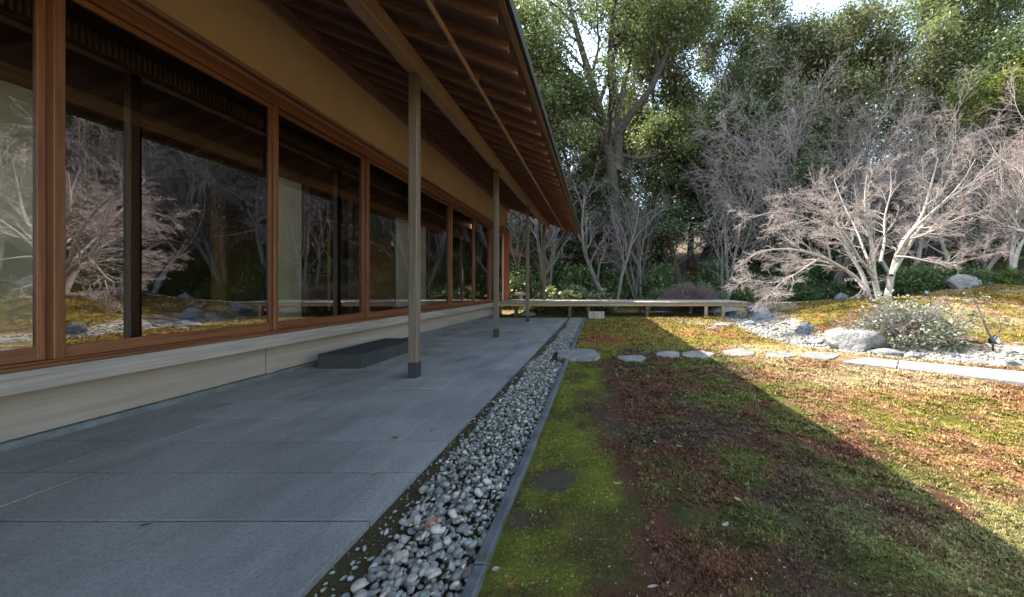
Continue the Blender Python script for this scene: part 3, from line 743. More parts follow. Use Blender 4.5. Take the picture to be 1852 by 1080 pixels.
# ------------------------------------------------------------------ moss sprigs (star moss seen close) and litter
def keep_moss(x, y):
    k = (x > -.45)
    k &= seg_dist(x, y, STREAM) > .8
    for dx, dy, rx, ry in DIRT: k &= ((x - dx) / rx) ** 2 + ((y - dy) / ry) ** 2 + (fbm(x * 9, y * 9, 41, 3) - .5) * 3.2 + (fbm(x * 3.1, y * 3.1, 31, 4) - .5) * 2.5 > .9
    for sx, sy, rx, ry in STEPS: k &= ((x - sx) / rx) ** 2 + ((y - sy) / ry) ** 2 > .93
    # off the flagstones
    t = ((x - A0[0]) * (A1 - A0)[0] + (y - A0[1]) * (A1 - A0)[1]) / ((A1 - A0) @ (A1 - A0))
    nrm = np.array([-(A1 - A0)[1], (A1 - A0)[0]]); nrm = nrm / np.linalg.norm(nrm); s = (x - A0[0]) * nrm[0] + (y - A0[1]) * nrm[1]
    k &= ~((t > -.05) & (t < 1.02) & (s > -.06) & (s < .85))
    return k
def sprigs(name, n, ylo, yhi, pw, size, leaf, seed, xr=1.35):
    r = np.random.default_rng(seed)
    u = r.random(n); y = (ylo ** (1 - pw) + u * (yhi ** (1 - pw) - ylo ** (1 - pw))) ** (1 / (1 - pw))
    x = -.45 + r.random(n) * (xr * y + .9)
    k = keep_moss(x, y) & (fbm(x * 5, y * 5, 61, 3) > .20 + .36 * r.random(n)) & ((y < 13.6) | (x > 6.6)); x, y = x[k], y[k]; n = len(x)
    z = gz(x, y); c = moss_col(x + r.normal(0, .05, n), y + r.normal(0, .05, n)) * (0.45 + 1.15 * r.random(n))[:, None]
    c = c + (r.random(n)[:, None] < .05) * np.array((.12, .10, .03)) + (r.random(n)[:, None] < .10) * (x > 1.6)[:, None] * np.array((.16, .10, .07))
    s = size * (y / ylo) ** .75 * (.6 + .8 * r.random(n))
    low = (x < .25) & (y < 6); s = np.where(low, s * .6, s * (.7 + .6 * fbm(x * 2.3, y * 2.3, 71, 3)))
    a = r.random((n, leaf)) * 6.283; tilt = .6 + .75 * r.random((n, leaf))
    d = np.stack([np.cos(a) * np.sin(tilt), np.sin(a) * np.sin(tilt), np.cos(tilt)], -1)
    side = np.stack([-np.sin(a), np.cos(a), 0 * a], -1)
    b = np.stack([x, y, z - .003], -1)[:, None, :]
    S3 = s[:, None, None]
    V = np.stack([b + side * S3 * .16 + d * S3 * .1, b - side * S3 * .16 + d * S3 * .1, b + d * S3], 2).reshape(-1, 3)
    col = np.repeat(c, leaf * 3, axis=0); col = col.reshape(n, leaf, 3, 3); col[:, :, 2] *= 1.25; col = col.reshape(-1, 3)
    Fc = np.arange(len(V)).reshape(-1, 3)
    return np_mesh(name, V, Fc, M['mossleaf'], False, np.clip(col, .005, .8))
for nm, args in (('star_moss', (180000, 1.15, 6.0, 1.5, .0125, 4, 201)), ('far_moss', (36000, 6.0, 18.0, 1.2, .045, 3, 202))):
    o = link(bpy.data.objects.new(nm, sprigs(nm, *args))); tag(o, {'star_moss': 'low tufts of star moss covering the near ground', 'far_moss': 'golden moss tufts on the mounds past the stepping stones'}[nm], kind='stuff')
# ------------------------------------------------------------------ plants
def norm(v): return v / np.maximum(np.linalg.norm(v, axis=-1, keepdims=True), 1e-9)
def grow(r, P0, D, L, R0, segs, wig, up, end=.25):
    """march n branches; returns points (n,segs+1,3) and radii (n,segs+1)"""
    n = len(P0); pts = np.empty((n, segs + 1, 3)); pts[:, 0] = P0; d = norm(D); st = (L / segs)[:, None]
    for i in range(segs):
        d = norm(d + r.normal(0, wig, (n, 3)) + np.array((0, 0, up)))
        pts[:, i + 1] = pts[:, i] + d * st
    t = np.linspace(0, 1, segs + 1)
    rad = R0[:, None] * (1 - (1 - end) * t)[None]
    return pts, rad
def spawn(r, pts, rad, per, t0, ang, lr, rr, flat=0.0, minr=.004, tp=1.0, up=0.0):
    n, k, _ = pts.shape
    idx = np.repeat(np.arange(n), per); m = len(idx)
    t = t0 + (1 - t0) * (((np.tile(np.arange(per), n) + r.random(m)) / per) ** tp)
    f = t * (k - 1); i = np.minimum(f.astype(int), k - 2); w = (f - i)[:, None]
    p = pts[idx, i] * (1 - w) + pts[idx, i + 1] * w
    tan = norm(pts[idx, i + 1] - pts[idx, i])
    q = r.normal(size=(m, 3)); q[:, 2] = q[:, 2] * (1 - flat) + up; q = norm(q - (q * tan).sum(1, keepdims=True) * tan)
    a = r.normal(ang, .18, m)[:, None]
    d = tan * np.cos(a) + q * np.sin(a)
    Lp = np.linalg.norm(np.diff(pts, axis=1), axis=2).sum(1)[idx]
    L = Lp * lr * (1.15 - .6 * t) * r.uniform(.65, 1.25, m)
    rp = rad[idx, i] * (1 - w[:, 0]) + rad[idx, i + 1] * w[:, 0]
    return p, d, L, np.maximum(rp * rr, minr)
def tubes(parts):
    """parts: list of (pts, rad, sides) -> V, F (quads)"""
    VV, FF, o = [], [], 0
    for pts, rad, k in parts:
        n, s, _ = pts.shape
        tan = np.empty_like(pts); tan[:, 1:-1] = pts[:, 2:] - pts[:, :-2]; tan[:, 0] = pts[:, 1] - pts[:, 0]; tan[:, -1] = pts[:, -1] - pts[:, -2]; tan = norm(tan)
        ref = np.where(np.abs(tan[:, :1, 2:3]) > .8, np.array((1., 0, 0)), np.array((0, 0, 1.)))
        u = norm(np.cross(tan, np.broadcast_to(ref, tan.shape))); v = np.cross(tan, u)
        a = np.arange(k) * 2 * math.pi / k
        ring = pts[:, :, None, :] + rad[:, :, None, None] * (u[:, :, None, :] * np.cos(a)[None, None, :, None] + v[:, :, None, :] * np.sin(a)[None, None, :, None])
        VV.append(ring.reshape(-1, 3))
        base = o + (np.arange(n)[:, None, None] * s + np.arange(s - 1)[None, :, None]) * k
        j = np.arange(k)[None, None, :]; jn = (j + 1) % k
        FF.append(np.stack(np.broadcast_arrays(base + j, base + jn, base + k + jn, base + k + j), -1).reshape(-1, 4))
        o += n * s * k
    return np.concatenate(VV), np.concatenate(FF)
def leaves(r, P, size, asp=.5, droop=.2, D=None):
    n = len(P); d = r.normal(size=(n, 3)); d[:, 2] = d[:, 2] * .6 - droop
    if D is not None: d = d * .7 + D
    d = norm(d); q = r.normal(size=(n, 3)); q[:, 2] *= .4; sd = norm(np.cross(d, np.cross(q, d) + 1e-6)); sd = norm(np.cross(d, r.normal(size=(n, 3)) * np.array((.5, .5, .5)) + np.array((0, 0, 1.))))
    nr = np.cross(sd, d); s = (size * (.6 + .8 * r.random(n)))[:, None]
    V = np.stack([P, P + d * s * .5 + sd * s * asp * .5 + nr * s * .08, P + d * s, P + d * s * .5 - sd * s * asp * .5 + nr * s * .08], 1).reshape(-1, 3)
    return V, np.arange(n * 4).reshape(-1, 4)
def polys(L, segs=12):
    """hand-laid limbs: list of (points, r0, r1) -> resampled smooth polylines"""
    out, rad = [], []
    for pts, r0, r1 in L:
        p = np.array(pts, float); d = np.concatenate([[0], np.cumsum(np.linalg.norm(np.diff(p, axis=0), axis=1))]); t = np.linspace(0, d[-1], segs + 1)
        # Catmull-Rom like smoothing by dense interpolation and box filter
        q = np.stack([np.interp(t, d, p[:, i]) for i in range(3)], -1)
        for _ in range(2): q[1:-1] = .25 * q[:-2] + .5 * q[1:-1] + .25 * q[2:]
        out.append(q); rad.append(np.linspace(r0, r1, segs + 1))
    return np.stack(out), np.stack(rad)
def mesh_of(name, parts, m, smooth=True): V, Fc = tubes(parts); return np_mesh(name, V, Fc, m, smooth)
def part(name, me, parent): o = bpy.data.objects.new(name, me); C.objects.link(o); o.parent = parent; return o
def copy_tree(o, loc, rz, sc):
    c = o.copy(); C.objects.link(c); c.location = loc; c.rotation_euler = (0, 0, rz); c.scale = sc if hasattr(sc, '__len__') else (sc,) * 3
    for ch in list(o.children):
        k = ch.copy(); C.objects.link(k); k.parent = c
    return c
def bark(name, c1, c2, sc=9, rough=.85): return stone(name, c1, c2, sc, rough, .12, 45, .8, .02, spec=.15)
M['maplebark'] = bark('pale_maple_bark', (0.22, 0.195, 0.165), (0.38, 0.345, 0.30))
M['mapletwig'] = bark('pink_grey_twig', (0.25, 0.195, 0.178), (0.37, 0.31, 0.285))
M['greybark'] = bark('grey_bark', (0.075, 0.066, 0.06), (0.17, 0.155, 0.14))
M['greytwig'] = bark('grey_twig', (0.11, 0.09, 0.086), (0.19, 0.16, 0.155))
M['vinetwig'] = bark('vine_twig', (0.20, 0.175, 0.175), (0.32, 0.28, 0.28))
M['purpletwig'] = bark('purple_brown_twig', (0.12, 0.08, 0.078), (0.20, 0.145, 0.14))
M['tantwig'] = bark('tan_twig', (0.36, 0.28, 0.22), (0.50, 0.40, 0.32))
M['darkbark'] = bark('dark_bark', (0.065, 0.05, 0.04), (0.15, 0.12, 0.10))
M['camphorbark'] = bark('camphor_bark', (0.032, 0.027, 0.023), (0.078, 0.066, 0.056), 5)
M['leaf_camphor'] = island_leaf('camphor_leaf', (0.10, 0.125, 0.06), (0.205, 0.23, 0.12), (0.31, 0.32, 0.17), .38, .35, .5)
M['leaf_oak'] = island_leaf('evergreen_oak_leaf', (0.095, 0.11, 0.065), (0.215, 0.225, 0.135), (0.30, 0.29, 0.17), .42, .25, .5)
M['leaf_dark'] = island_leaf('dark_evergreen_leaf', (0.055, 0.08, 0.048), (0.135, 0.17, 0.095), (0.21, 0.235, 0.13), .38, .25, .5)
M['leaf_lime'] = island_leaf('yellow_green_leaf', (0.13, 0.155, 0.035), (0.225, 0.24, 0.07), None, .45, .4)
M['leaf_shrub'] = island_leaf('pale_shrub_leaf', (0.09, 0.125, 0.05), (0.20, 0.225, 0.11), (0.33, 0.33, 0.22), .4, .25, .5)
M['leaf_hedge'] = island_leaf('hedge_leaf', (0.05, 0.09, 0.03), (0.125, 0.18, 0.06), (0.20, 0.25, 0.09), .4, .25, .5)
M['leaf_bush'] = island_leaf('bush_leaf', (0.16, 0.175, 0.11), (0.33, 0.335, 0.235), (0.48, 0.39, 0.28), .35, .2, .5)
M['leaf_fern'] = island_leaf('fern_leaf', (0.07, 0.12, 0.02), (0.16, 0.22, 0.05), None, .5, .35)

# ---- the bare maple: main limbs laid out by hand, then grown
MY = 11.3
def mp(pts, dy0, dy1):
    n = len(pts); out = []
    for i, (u, w) in enumerate(pts):
        yy = MY + dy0 + (dy1 - dy0) * i / (n - 1); out.append(ray(1300 + u / 3.355, 400 + w / 3.355, yy))
    return out
limbs = [
    (mp([(955, 560), (930, 490), (900, 430), (835, 330), (720, 270), (620, 205), (500, 175), (380, 165), (250, 180)], 0, -1.6), .088, .014),
    (mp([(905, 440), (885, 340), (840, 260), (770, 180), (745, 80), (700, -60), (620, -190)], 0, .7), .075, .014),
    (mp([(985, 530), (960, 420), (930, 300), (942, 190), (905, 40), (880, -120), (900, -290)], .1, .1), .10, .014),
    (mp([(935, 310), (850, 240), (800, 120), (690, 0), (560, -110), (420, -170)], .1, -1.0), .055, .012),
    (mp([(1018, 510), (1030, 420), (1045, 320), (1085, 200), (1110, 100), (1200, 50), (1250, -60), (1290, -230), (1330, -380)], .15, .9), .11, .014),
    (mp([(1045, 330), (1100, 240), (1160, 140), (1240, 0), (1370, -120), (1560, -250), (1700, -330)], .15, 1.6), .075, .014),
    (mp([(1085, 200), (1150, 90), (1240, -10), (1330, -80), (1470, -220), (1560, -380)], .3, -1.3), .055, .012),
    (mp([(1075, 215), (1150, 215), (1280, 250), (1420, 262), (1560, 225), (1650, 200)], .2, -1.4), .035, .008),
    (mp([(640, 215), (560, 255), (480, 315), (400, 360), (330, 380), (240, 365), (150, 345)], -.9, -2.0), .035, .008),
    (mp([(400, 360), (350, 400), (300, 450)], -1.6, -2.0), .014, .006),
    (mp([(745, 90), (640, 30), (480, -40), (330, -60), (200, -20)], .4, -.6), .035, .01),
    (mp([(980, 250), (1010, 120), (1000, -20), (1050, -180), (1040, -330)], .1, 1.9), .05, .012),
    (mp([(930, 290), (880, 180), (840, 60), (760, -90), (700, -250)], .1, 2.4), .05, .012),
    (mp([(1110, 110), (1180, 110), (1300, 60), (1450, -20), (1600, -60)], .4, -.4), .035, .01),
    (mp([(720, 270), (660, 250), (560, 230), (440, 250), (330, 240)], -.8, .6), .035, .008),
]
base = np.array(gpt(1590, MY)); 
r = np.random.default_rng(31)
lp, lr_ = polys(limbs, 14)
lp = lp - base
parts_t = [(lp, lr_, 8)]
p, d, L, rd = spawn(r, lp, lr_, 9, .22, .75, .36, .55, .35, .006)
b1 = grow(r, p, d, L.clip(.5, 1.6), rd, 7, .16, .02); parts_t.append((*b1, 5))
p, d, L, rd = spawn(r, *b1, 8, .15, .7, .45, .6, .68, .0045)
b2 = grow(r, p, d, L.clip(.22, .9), rd.clip(0, .012), 5, .18, .015)
p, d, L, rd = spawn(r, *b2, 7, .12, .65, .5, .7, .68, .0036)
b3 = grow(r, p, d, L.clip(.12, .45), rd.clip(0, .0052), 3, .2, .02, .6)
p, d, L, rd = spawn(r, *b3, 2, .2, .6, .55, .8, .4, .003)
b4 = grow(r, p, d, L.clip(.06, .2), rd.clip(0, .0034), 2, .15, .03, .6)
maple = empty('maple_tree', tuple(base)); tag(maple, 'pale bare maple with spreading twiggy crown on the golden mound', 'tree', 'bare trees')
part('trunk', mesh_of('maple_trunk', parts_t, M['maplebark']), maple)
part('crown', mesh_of('maple_crown', [(*b2, 4), (*b3, 3), (*b4, 3)], M['mapletwig']), maple)

# ---- other bare trees
def bare_tree(name, seed, stems, H, spread, bk, tw, per=(9, 7, 6), r0=.11, upw=.10, lean=.3, twl=(.35, .45, .5), extra=0, droop=0.0):
    r = np.random.default_rng(seed)
    a = r.uniform(0, 6.28, stems); D = np.stack([np.cos(a) * lean, np.sin(a) * lean, np.ones(stems)], -1)
    P0 = np.stack([np.cos(a) * r0 * 1.3, np.sin(a) * r0 * 1.3, -.1 + 0 * a], -1)
    s0 = grow(r, P0, D, H * r.uniform(.8, 1.05, stems), r0 * r.uniform(.7, 1.1, stems), 14, .10, upw, .12)
    p, d, L, rd = spawn(r, *s0, per[0], .25, .6, spread / H, .6, .1, .010, up=.3)
    s1 = grow(r, p, d, L, rd, 9, .13, .05 - droop)
    p, d, L, rd = spawn(r, *s1, per[1], .2, .65, twl[0] * 1.2, .55, .1, .006)
    s2 = grow(r, p, d, L, rd, 6, .16, .03 - droop)
    p, d, L, rd = spawn(r, *s2, per[2], .15, .65, twl[1], .6, .1, .0045)
    s3 = grow(r, p, d, L, rd.clip(0, .008), 4, .18, .03 - droop, .5)
    p, d, L, rd = spawn(r, *s3, 3, .2, .6, twl[2], .7, .1, .0035)
    s4 = grow(r, p, d, L, rd.clip(0, .005), 2, .16, .03 - droop, .6)
    t = empty(name)
    part('trunk', mesh_of(name + '_trunk', [(*s0, 7), (*s1, 5)], M[bk]), t)
    part('crown', mesh_of(name + '_crown', [(*s2, 4), (*s3, 3), (*s4, 3)], M[tw]), t)
    return t
def place(t, px, Yd, rz, sc, label, group=None, cat='tree', dz=-.05):
    t.location = gpt(px, Yd, dz); t.rotation_euler = (0, 0, rz); t.scale = sc if hasattr(sc, '__len__') else (sc,) * 3; tag(t, label, cat, group)
BG = 'bare trees'
bt1 = bare_tree('bare_tree', 41, 4, 7.2, 3.6, 'greybark', 'greytwig', (8, 7, 6), .10, .12, .35)
place(bt1, 1305, 18.6, .3, 1.0, 'grey bare tree with several stems behind the far end of the deck', BG)
bt2 = bare_tree('bare_tree', 42, 2, 6.8, 3.8, 'greybark', 'greytwig', (10, 7, 6), .14, .10, .28)
place(bt2, 1106, 18.2, 1.0, 1.0, 'grey twin-stemmed bare tree behind the middle of the deck', BG)
bt3 = bare_tree('bare_tree', 43, 3, 6.5, 4.2, 'maplebark', 'mapletwig', (10, 8, 6), .13, .05, .5)
place(bt3, 1838, 15.8, .8, 1.05, 'pinkish bare tree with two pale leaning stems by the far path', BG)
bt4 = bare_tree('bare_tree', 44, 3, 9.0, 5.0, 'greybark', 'vinetwig', (12, 9, 7), .16, .06, .35, (.42, .5, .6), droop=.07)
place(bt4, 1420, 22.5, 2.0, (1.15, 1.15, 1.35), 'tall bare tree draped in tangled grey vines above the maple', BG)
def more(src, px, Yd, rz, sc, label):
    c = copy_tree(src, gpt(px, Yd, -.05), rz, sc); tag(c, label, 'tree', BG); return c
c = more(bt4, 1500, 22.0, 4.0, (1.1, 1.1, 1.3), 'tangled grey vine-hung bare tree, just above the crown of the maple')
c = more(bt3, 1640, 20.5, 2.5, (1.35, 1.35, 1.5), 'tan bare tree rising behind the maple below the evergreens')
c = more(bt2, 985, 19.5, 2.2, (1.0, 1.0, 1.15), 'grey trunked tree seen behind the last eave post')
c = more(bt2, 958, 20.0, 4.4, .95, 'leaning grey trunk between the house corner and the last posts')
c = more(bt1, 1160, 19.6, 3.6, .85, 'slender dark bare tree right of the twin-stemmed one')
c = more(bt3, 2000, 11.5, 4.6, 1.05, 'pink-twigged maple whose branches reach in from the frame edge')
c = more(bt3, 1745, 19.5, 5.3, 1.2, 'bare tree on the shaded bank above the hedge')
c = more(bt4, 1800, 22.5, .5, 1.1, 'tall bare tree on the slope near the frame edge')
# trees outside the frame, seen only as reflections in the windows
for px, Yd, s_, rz in ((2350, 9.0, 1.1, 1.9), (2200, 13.5, 1.2, 3.9)):
    more(bt3, px, Yd, rz, s_, 'bare maple of the far garden mirrored in the glass, %s' % ('the nearer one' if Yd < 10 else 'the farther one'))

# ---- evergreen broadleaf trees
def leafy(name, seed, H, spread, leafm, bk, nleaf, size, r0=.28, stems=1, hand=None, clump=.45, per=(9, 7), t0=.35, flatc=.6):
    r = np.random.default_rng(seed)
    if hand is not None: s0 = hand
    else:
        a = r.uniform(0, 6.28, stems); D = np.stack([np.cos(a) * .18, np.sin(a) * .18, np.ones(stems)], -1)
        s0 = grow(r, np.stack([np.cos(a) * r0, np.sin(a) * r0, -.1 + 0 * a], -1) * (stems > 1), D, H * r.uniform(.85, 1.0, stems), np.full(stems, r0), 12, .09, .05, .15)
    p, d, L, rd = spawn(r, *s0, per[0], t0, .85, spread / H, .5, .2, .03, up=.25)
    s1 = grow(r, p, d, np.maximum(L, spread * .28), rd, 8, .16, .06)
    p, d, L, rd = spawn(r, *s1, per[1], .25, .75, .42, .55, .2, .018)
    s2 = grow(r, p, d, L.clip(.6, 3), rd, 5, .18, .05)
    p, d, L, rd = spawn(r, *s2, 4, .3, .7, .45, .6, .2, .01)
    s3 = grow(r, p, d, L.clip(.35, 1.2), rd, 3, .2, .02)
    tips = np.concatenate([s3[0][:, -1], s3[0][:, 2], s2[0][:, -1]])
    k = r.integers(0, len(tips), nleaf); w = r.random(len(tips))[k]
    P = tips[k] + r.normal(0, clump, (nleaf, 3)) * np.array((1, 1, flatc)) * (.45 + .8 * w)[:, None]
    V, Fc = leaves(r, P, size, .55)
    t = empty(name)
    part('trunk', mesh_of(name + '_trunk', [(*s0, 9), (*s1, 6), (*s2, 4)] + ([(*s3, 3)] if H > 12 else []), M[bk]), t)
    part('crown', np_mesh(name + '_crown', V, Fc, M[leafm]), t)
    return t
EG = 'evergreen trees of the wood behind the garden'
CY = 22.0
cb = np.array(gpt(1116, CY))
def cp(pts, d0, d1):
    n = len(pts); return [np.array(ray(920 + u / 2.571, w / 2.571, CY + d0 + (d1 - d0) * i / (n - 1))) - cb for i, (u, w) in enumerate(pts)]
def ground_pt(): return np.array((0, 0, -.2))
hand = polys([
    ([ground_pt()] + cp([(500, 1000), (490, 850), (470, 690), (440, 560), (400, 400), (330, 220), (290, 60), (240, -160)], 0, -1.0), .50, .10),
    (cp([(500, 800), (510, 690), (507, 520), (480, 380), (470, 200), (500, 0), (520, -220)], 0, .6), .38, .09),
    (cp([(510, 620), (540, 555), (620, 480), (690, 370), (725, 260), (790, 130), (860, -60)], 0, -1.2), .26, .07),
    (cp([(440, 560), (380, 470), (300, 330), (190, 260), (60, 170)], -.4, -3.0), .17, .06),
    (cp([(505, 540), (560, 300), (580, 150), (650, 20), (700, -200)], 0, 2.6), .18, .06),
    (cp([(470, 700), (400, 620), (300, 560), (210, 560)], 0, -2.5), .12, .05),
    (cp([(520, 720), (600, 740), (700, 720), (780, 660)], 0, 1.6), .14, .05),
], 12)
cam_t = leafy('camphor_tree', 51, 20, 7.5, 'leaf_camphor', 'camphorbark', 90000, .175, hand=hand, clump=.55, per=(11, 7), t0=.42)
cam_t.location = tuple(cb); tag(cam_t, 'towering camphor tree with forked trunk and light green crown', 'tree', EG)
eg = [leafy('evergreen_tree', 61, 15, 5.0, 'leaf_oak', 'darkbark', 56000, .17, .26, 2, clump=.55, per=(16, 8)),
      leafy('evergreen_tree', 62, 12, 4.6, 'leaf_dark', 'darkbark', 56000, .165, .22, 2, clump=.5, per=(17, 8), t0=.10),
      leafy('evergreen_tree', 63, 17, 5.6, 'leaf_camphor', 'darkbark', 56000, .175, .3, 1, clump=.6, per=(26, 7), t0=.2),
      leafy('evergreen_tree', 64, 14, 4.6, 'leaf_oak', 'darkbark', 48000, .17, .25, 3, clump=.5, per=(13, 7), t0=.3)]
first = [True] * 4
def ev(i, px, Yd, rz, sc, label):
    if first[i]:
        first[i] = False; o = eg[i]; o.location = gpt(px, Yd, -.1); o.rotation_euler = (0, 0, rz); o.scale = sc if hasattr(sc, '__len__') else (sc,) * 3
    else: o = copy_tree(eg[i], gpt(px, Yd, -.1), rz, sc)
    tag(o, label, 'tree', EG)
ev(1, 1380, 25.5, .4, (1.1, 1.1, 1.12), 'dark bushy evergreen rising right of the camphor tree')
ev(0, 1545, 26.0, 1.0, (1.15, 1.15, 1.2), 'tall olive-green oak with dark twin trunks against the sky')
ev(3, 1460, 28.5, 2.0, (1.2, 1.2, 1.25), 'olive evergreen behind the dark bushy one, right of the bright sky gap')
ev(1, 1770, 24.0, 3.0, (1.15, 1.15, 1.3), 'dark evergreen towering over the shaded bank near the frame edge')
ev(2, 990, 29.0, 1.6, (1.0, 1.0, 1.05), 'light green tree standing just beyond the roof edge')
ev(1, 1240, 25.0, 5.1, (1.0, 1.0, .95), 'dark green layered evergreen between camphor and oaks')
ev(3, 1690, 28.0, 4.1, (1.2, 1.2, 1.2), 'evergreen behind the tan bare tree')
ev(0, 1860, 27.0, 2.6, 1.2, 'olive evergreen at the far end of the slope')
ev(2, 1150, 33, .2, (1.0, 1.0, .9), 'pale green tree far behind the camphor trunk')
ev(1, 920, 24.0, 2.2, (1.0, 1.0, .75), 'dark evergreen seen between the house and the eave posts')
ev(1, 1090, 25.5, 1.2, (1.0, 1.0, .62), 'low dark evergreen behind the twin-stemmed tree')
ev(0, 830, 27.0, 4.0, 1.0, 'olive evergreen rising behind the house corner')
ev(0, 1330, 34, 3.0, (1.2, 1.2, .95), 'hazy olive tree seen through the gap left of the oaks')
ev(1, 2080, 21, 1.9, (1.1, 1.1, 1.1), 'dark evergreen beyond the frame edge, seen mirrored in the windows')
ev(2, 2300, 20, 2.9, 1.0, 'light green tree outside the view, mirrored in the windows')
ev(0, 2700, 15, .9, 1.0, 'olive tree outside the view, mirrored in the nearest window')
ev(1, 3300, 11, .5, 1.0, 'dark evergreen far off to the side, mirrored in the nearest window')
ev(0, 1420, 30, 2.4, (1.2, 1.2, 1.2), 'olive oak deep in the wood above the vine-hung trees')
ev(2, 1250, 29, 4.4, (1.0, 1.0, 1.15), 'light green tree filling the wood right of the camphor trunk')
ev(3, 1060, 30, .9, (1.2, 1.2, 1.15), 'evergreen deep behind the camphor, near the roof edge')
ev(3, 1450, 27, 1.7, (1.15, 1.15, 1.45), 'tall olive evergreen just right of the bright sky gap')
ev(2, 1640, 30, 3.3, (1.2, 1.2, 1.25), 'light green tree high behind the oaks')
ev(0, 1190, 28, 5.2, (1.2, 1.2, 1.45), 'tall olive tree whose top shows between the camphor limbs')
for k, px in enumerate(range(760, 2001, 80)):
    ev(1, px + 25 * math.sin(k * 2.3), 33 + 3 * math.sin(k * 1.7), k * 1.3, (1.3, 1.2, .66 + .1 * math.sin(k)), 'dense dark evergreen massed along the back of the wood')
ev(1, 850, 23.5, 2.9, (1.2, 1.2, 1.3), 'tall dark evergreen behind the house, shading the deck end of the garden')
ev(0, 905, 29, 3.9, (1.2, 1.2, 1.3), 'tall olive tree showing between the house corner and the eave')
# yellow-green spray of leaves high at the frame edge
yl = leafy('evergreen_tree', 66, 13, 5.2, 'leaf_lime', 'darkbark', 9000, .17, .2, 1, clump=.35, per=(9, 5), t0=.72)
place(yl, 1835, 20.5, 2.6, (1, 1, 1.05), 'yellow-green topped tree with a dark leaning trunk near the frame corner', EG)

# ---- shrubs
def shrub(name, seed, size, leafm, tw, nleaf, lsize, stems=26, core=True, twigs=0, lasp=.5, shell=.55):
    """domed shrub: stems from the base, leaves in an uneven shell of clumps"""
    r = np.random.default_rng(seed); sx, sy, sz = size
    a = r.uniform(0, 6.28, stems); e = r.uniform(.15, 1.35, stems)
    D = np.stack([np.cos(a) * np.cos(e) * sx, np.sin(a) * np.cos(e) * sy, np.sin(e) * sz * 1.6], -1)
    P0 = r.normal(0, .08, (stems, 3)) * np.array((sx, sy, 0)) 
    s0 = grow(r, P0, D, np.linalg.norm(D * .5, axis=1), np.full(stems, .012 + .008 * sz), 6, .12, .03, .4)
    p, d, L, rd = spawn(r, *s0, 6, .25, .7, .45, .6, 0, .005); s1 = grow(r, p, d, L, rd, 4, .18, .04, .5)
    parts = [(*s0, 4), (*s1, 3)]
    if twigs:
        p, d, L, rd = spawn(r, *s1, twigs, .2, .6, .6, .7, 0, .0035); s2 = grow(r, p, d, L, rd, 3, .18, .06, .6); parts.append((*s2, 3))
        p, d, L, rd = spawn(r, *s2, 3, .2, .5, .6, .7, 0, .003); s3 = grow(r, p, d, L, rd, 2, .15, .06, .6); parts.append((*s3, 3))
    t = empty(name)
    part('stems', mesh_of(name + '_stems', parts, M[tw]), t)
    if nleaf:
        nc = max(30, nleaf // 45); u = norm(r.normal(size=(nc, 3))); u[:, 2] = np.abs(u[:, 2]); rad = (shell + (1 - shell) * r.random(nc)) * (.8 + .4 * r.random(nc))
        Cc = u * rad[:, None] * np.array((sx, sy, sz)) * np.array((.5, .5, 1)); Cc[:, 2] *= .92
        k = r.integers(0, nc, nleaf); P = Cc[k] + r.normal(0, .085, (nleaf, 3)) * np.array((sx, sy, sz)).mean() * .6; P[:, 2] = np.maximum(P[:, 2], .02)
        V, Fc = leaves(r, P, lsize, lasp, 0)
        part('leaves', np_mesh(name + '_leaves', V, Fc, M[leafm]), t)
    return t
SG = 'shrubs of the garden'
b = shrub('shrub', 71, (2.5, 1.6, 1.05), 'leaf_bush', 'vinetwig', 4200, .07, 44, twigs=3); place(b, 1645, 7.35, 0, 1, 'dense grey-green leafy bush behind the big boulder', SG, 'bush')
b = shrub('shrub', 72, (2.9, 2.2, 1.6), 'leaf_hedge', 'purpletwig', 0, .05, 330, twigs=3); place(b, 1250, 17.3, 0, 1, 'brown leafless dome-clipped shrub behind the deck', SG, 'shrub')
ps_ = shrub('shrub', 73, (1.7, 1.3, .95), 'leaf_shrub', 'greytwig', 2600, .13, 14)
for i, (px, Yd, s_, lab) in enumerate([(1000, 17.0, 1.4, 'pale leafy shrub beyond the deck, next to the last post'), (1040, 17.2, 1.45, 'pale leafy shrub beyond the deck, middle of the three'), (1085, 17.3, 1.25, 'pale leafy shrub beyond the deck beside the bare twin trunk')]):
    o = ps_ if i == 0 else copy_tree(ps_, (0, 0, 0), 0, 1); place(o, px, Yd, i * 2.1, s_, lab, SG, 'shrub')
hd = shrub('shrub', 74, (3.4, 2.2, 1.35), 'leaf_hedge', 'darkbark', 9000, .12, 20, shell=.7)
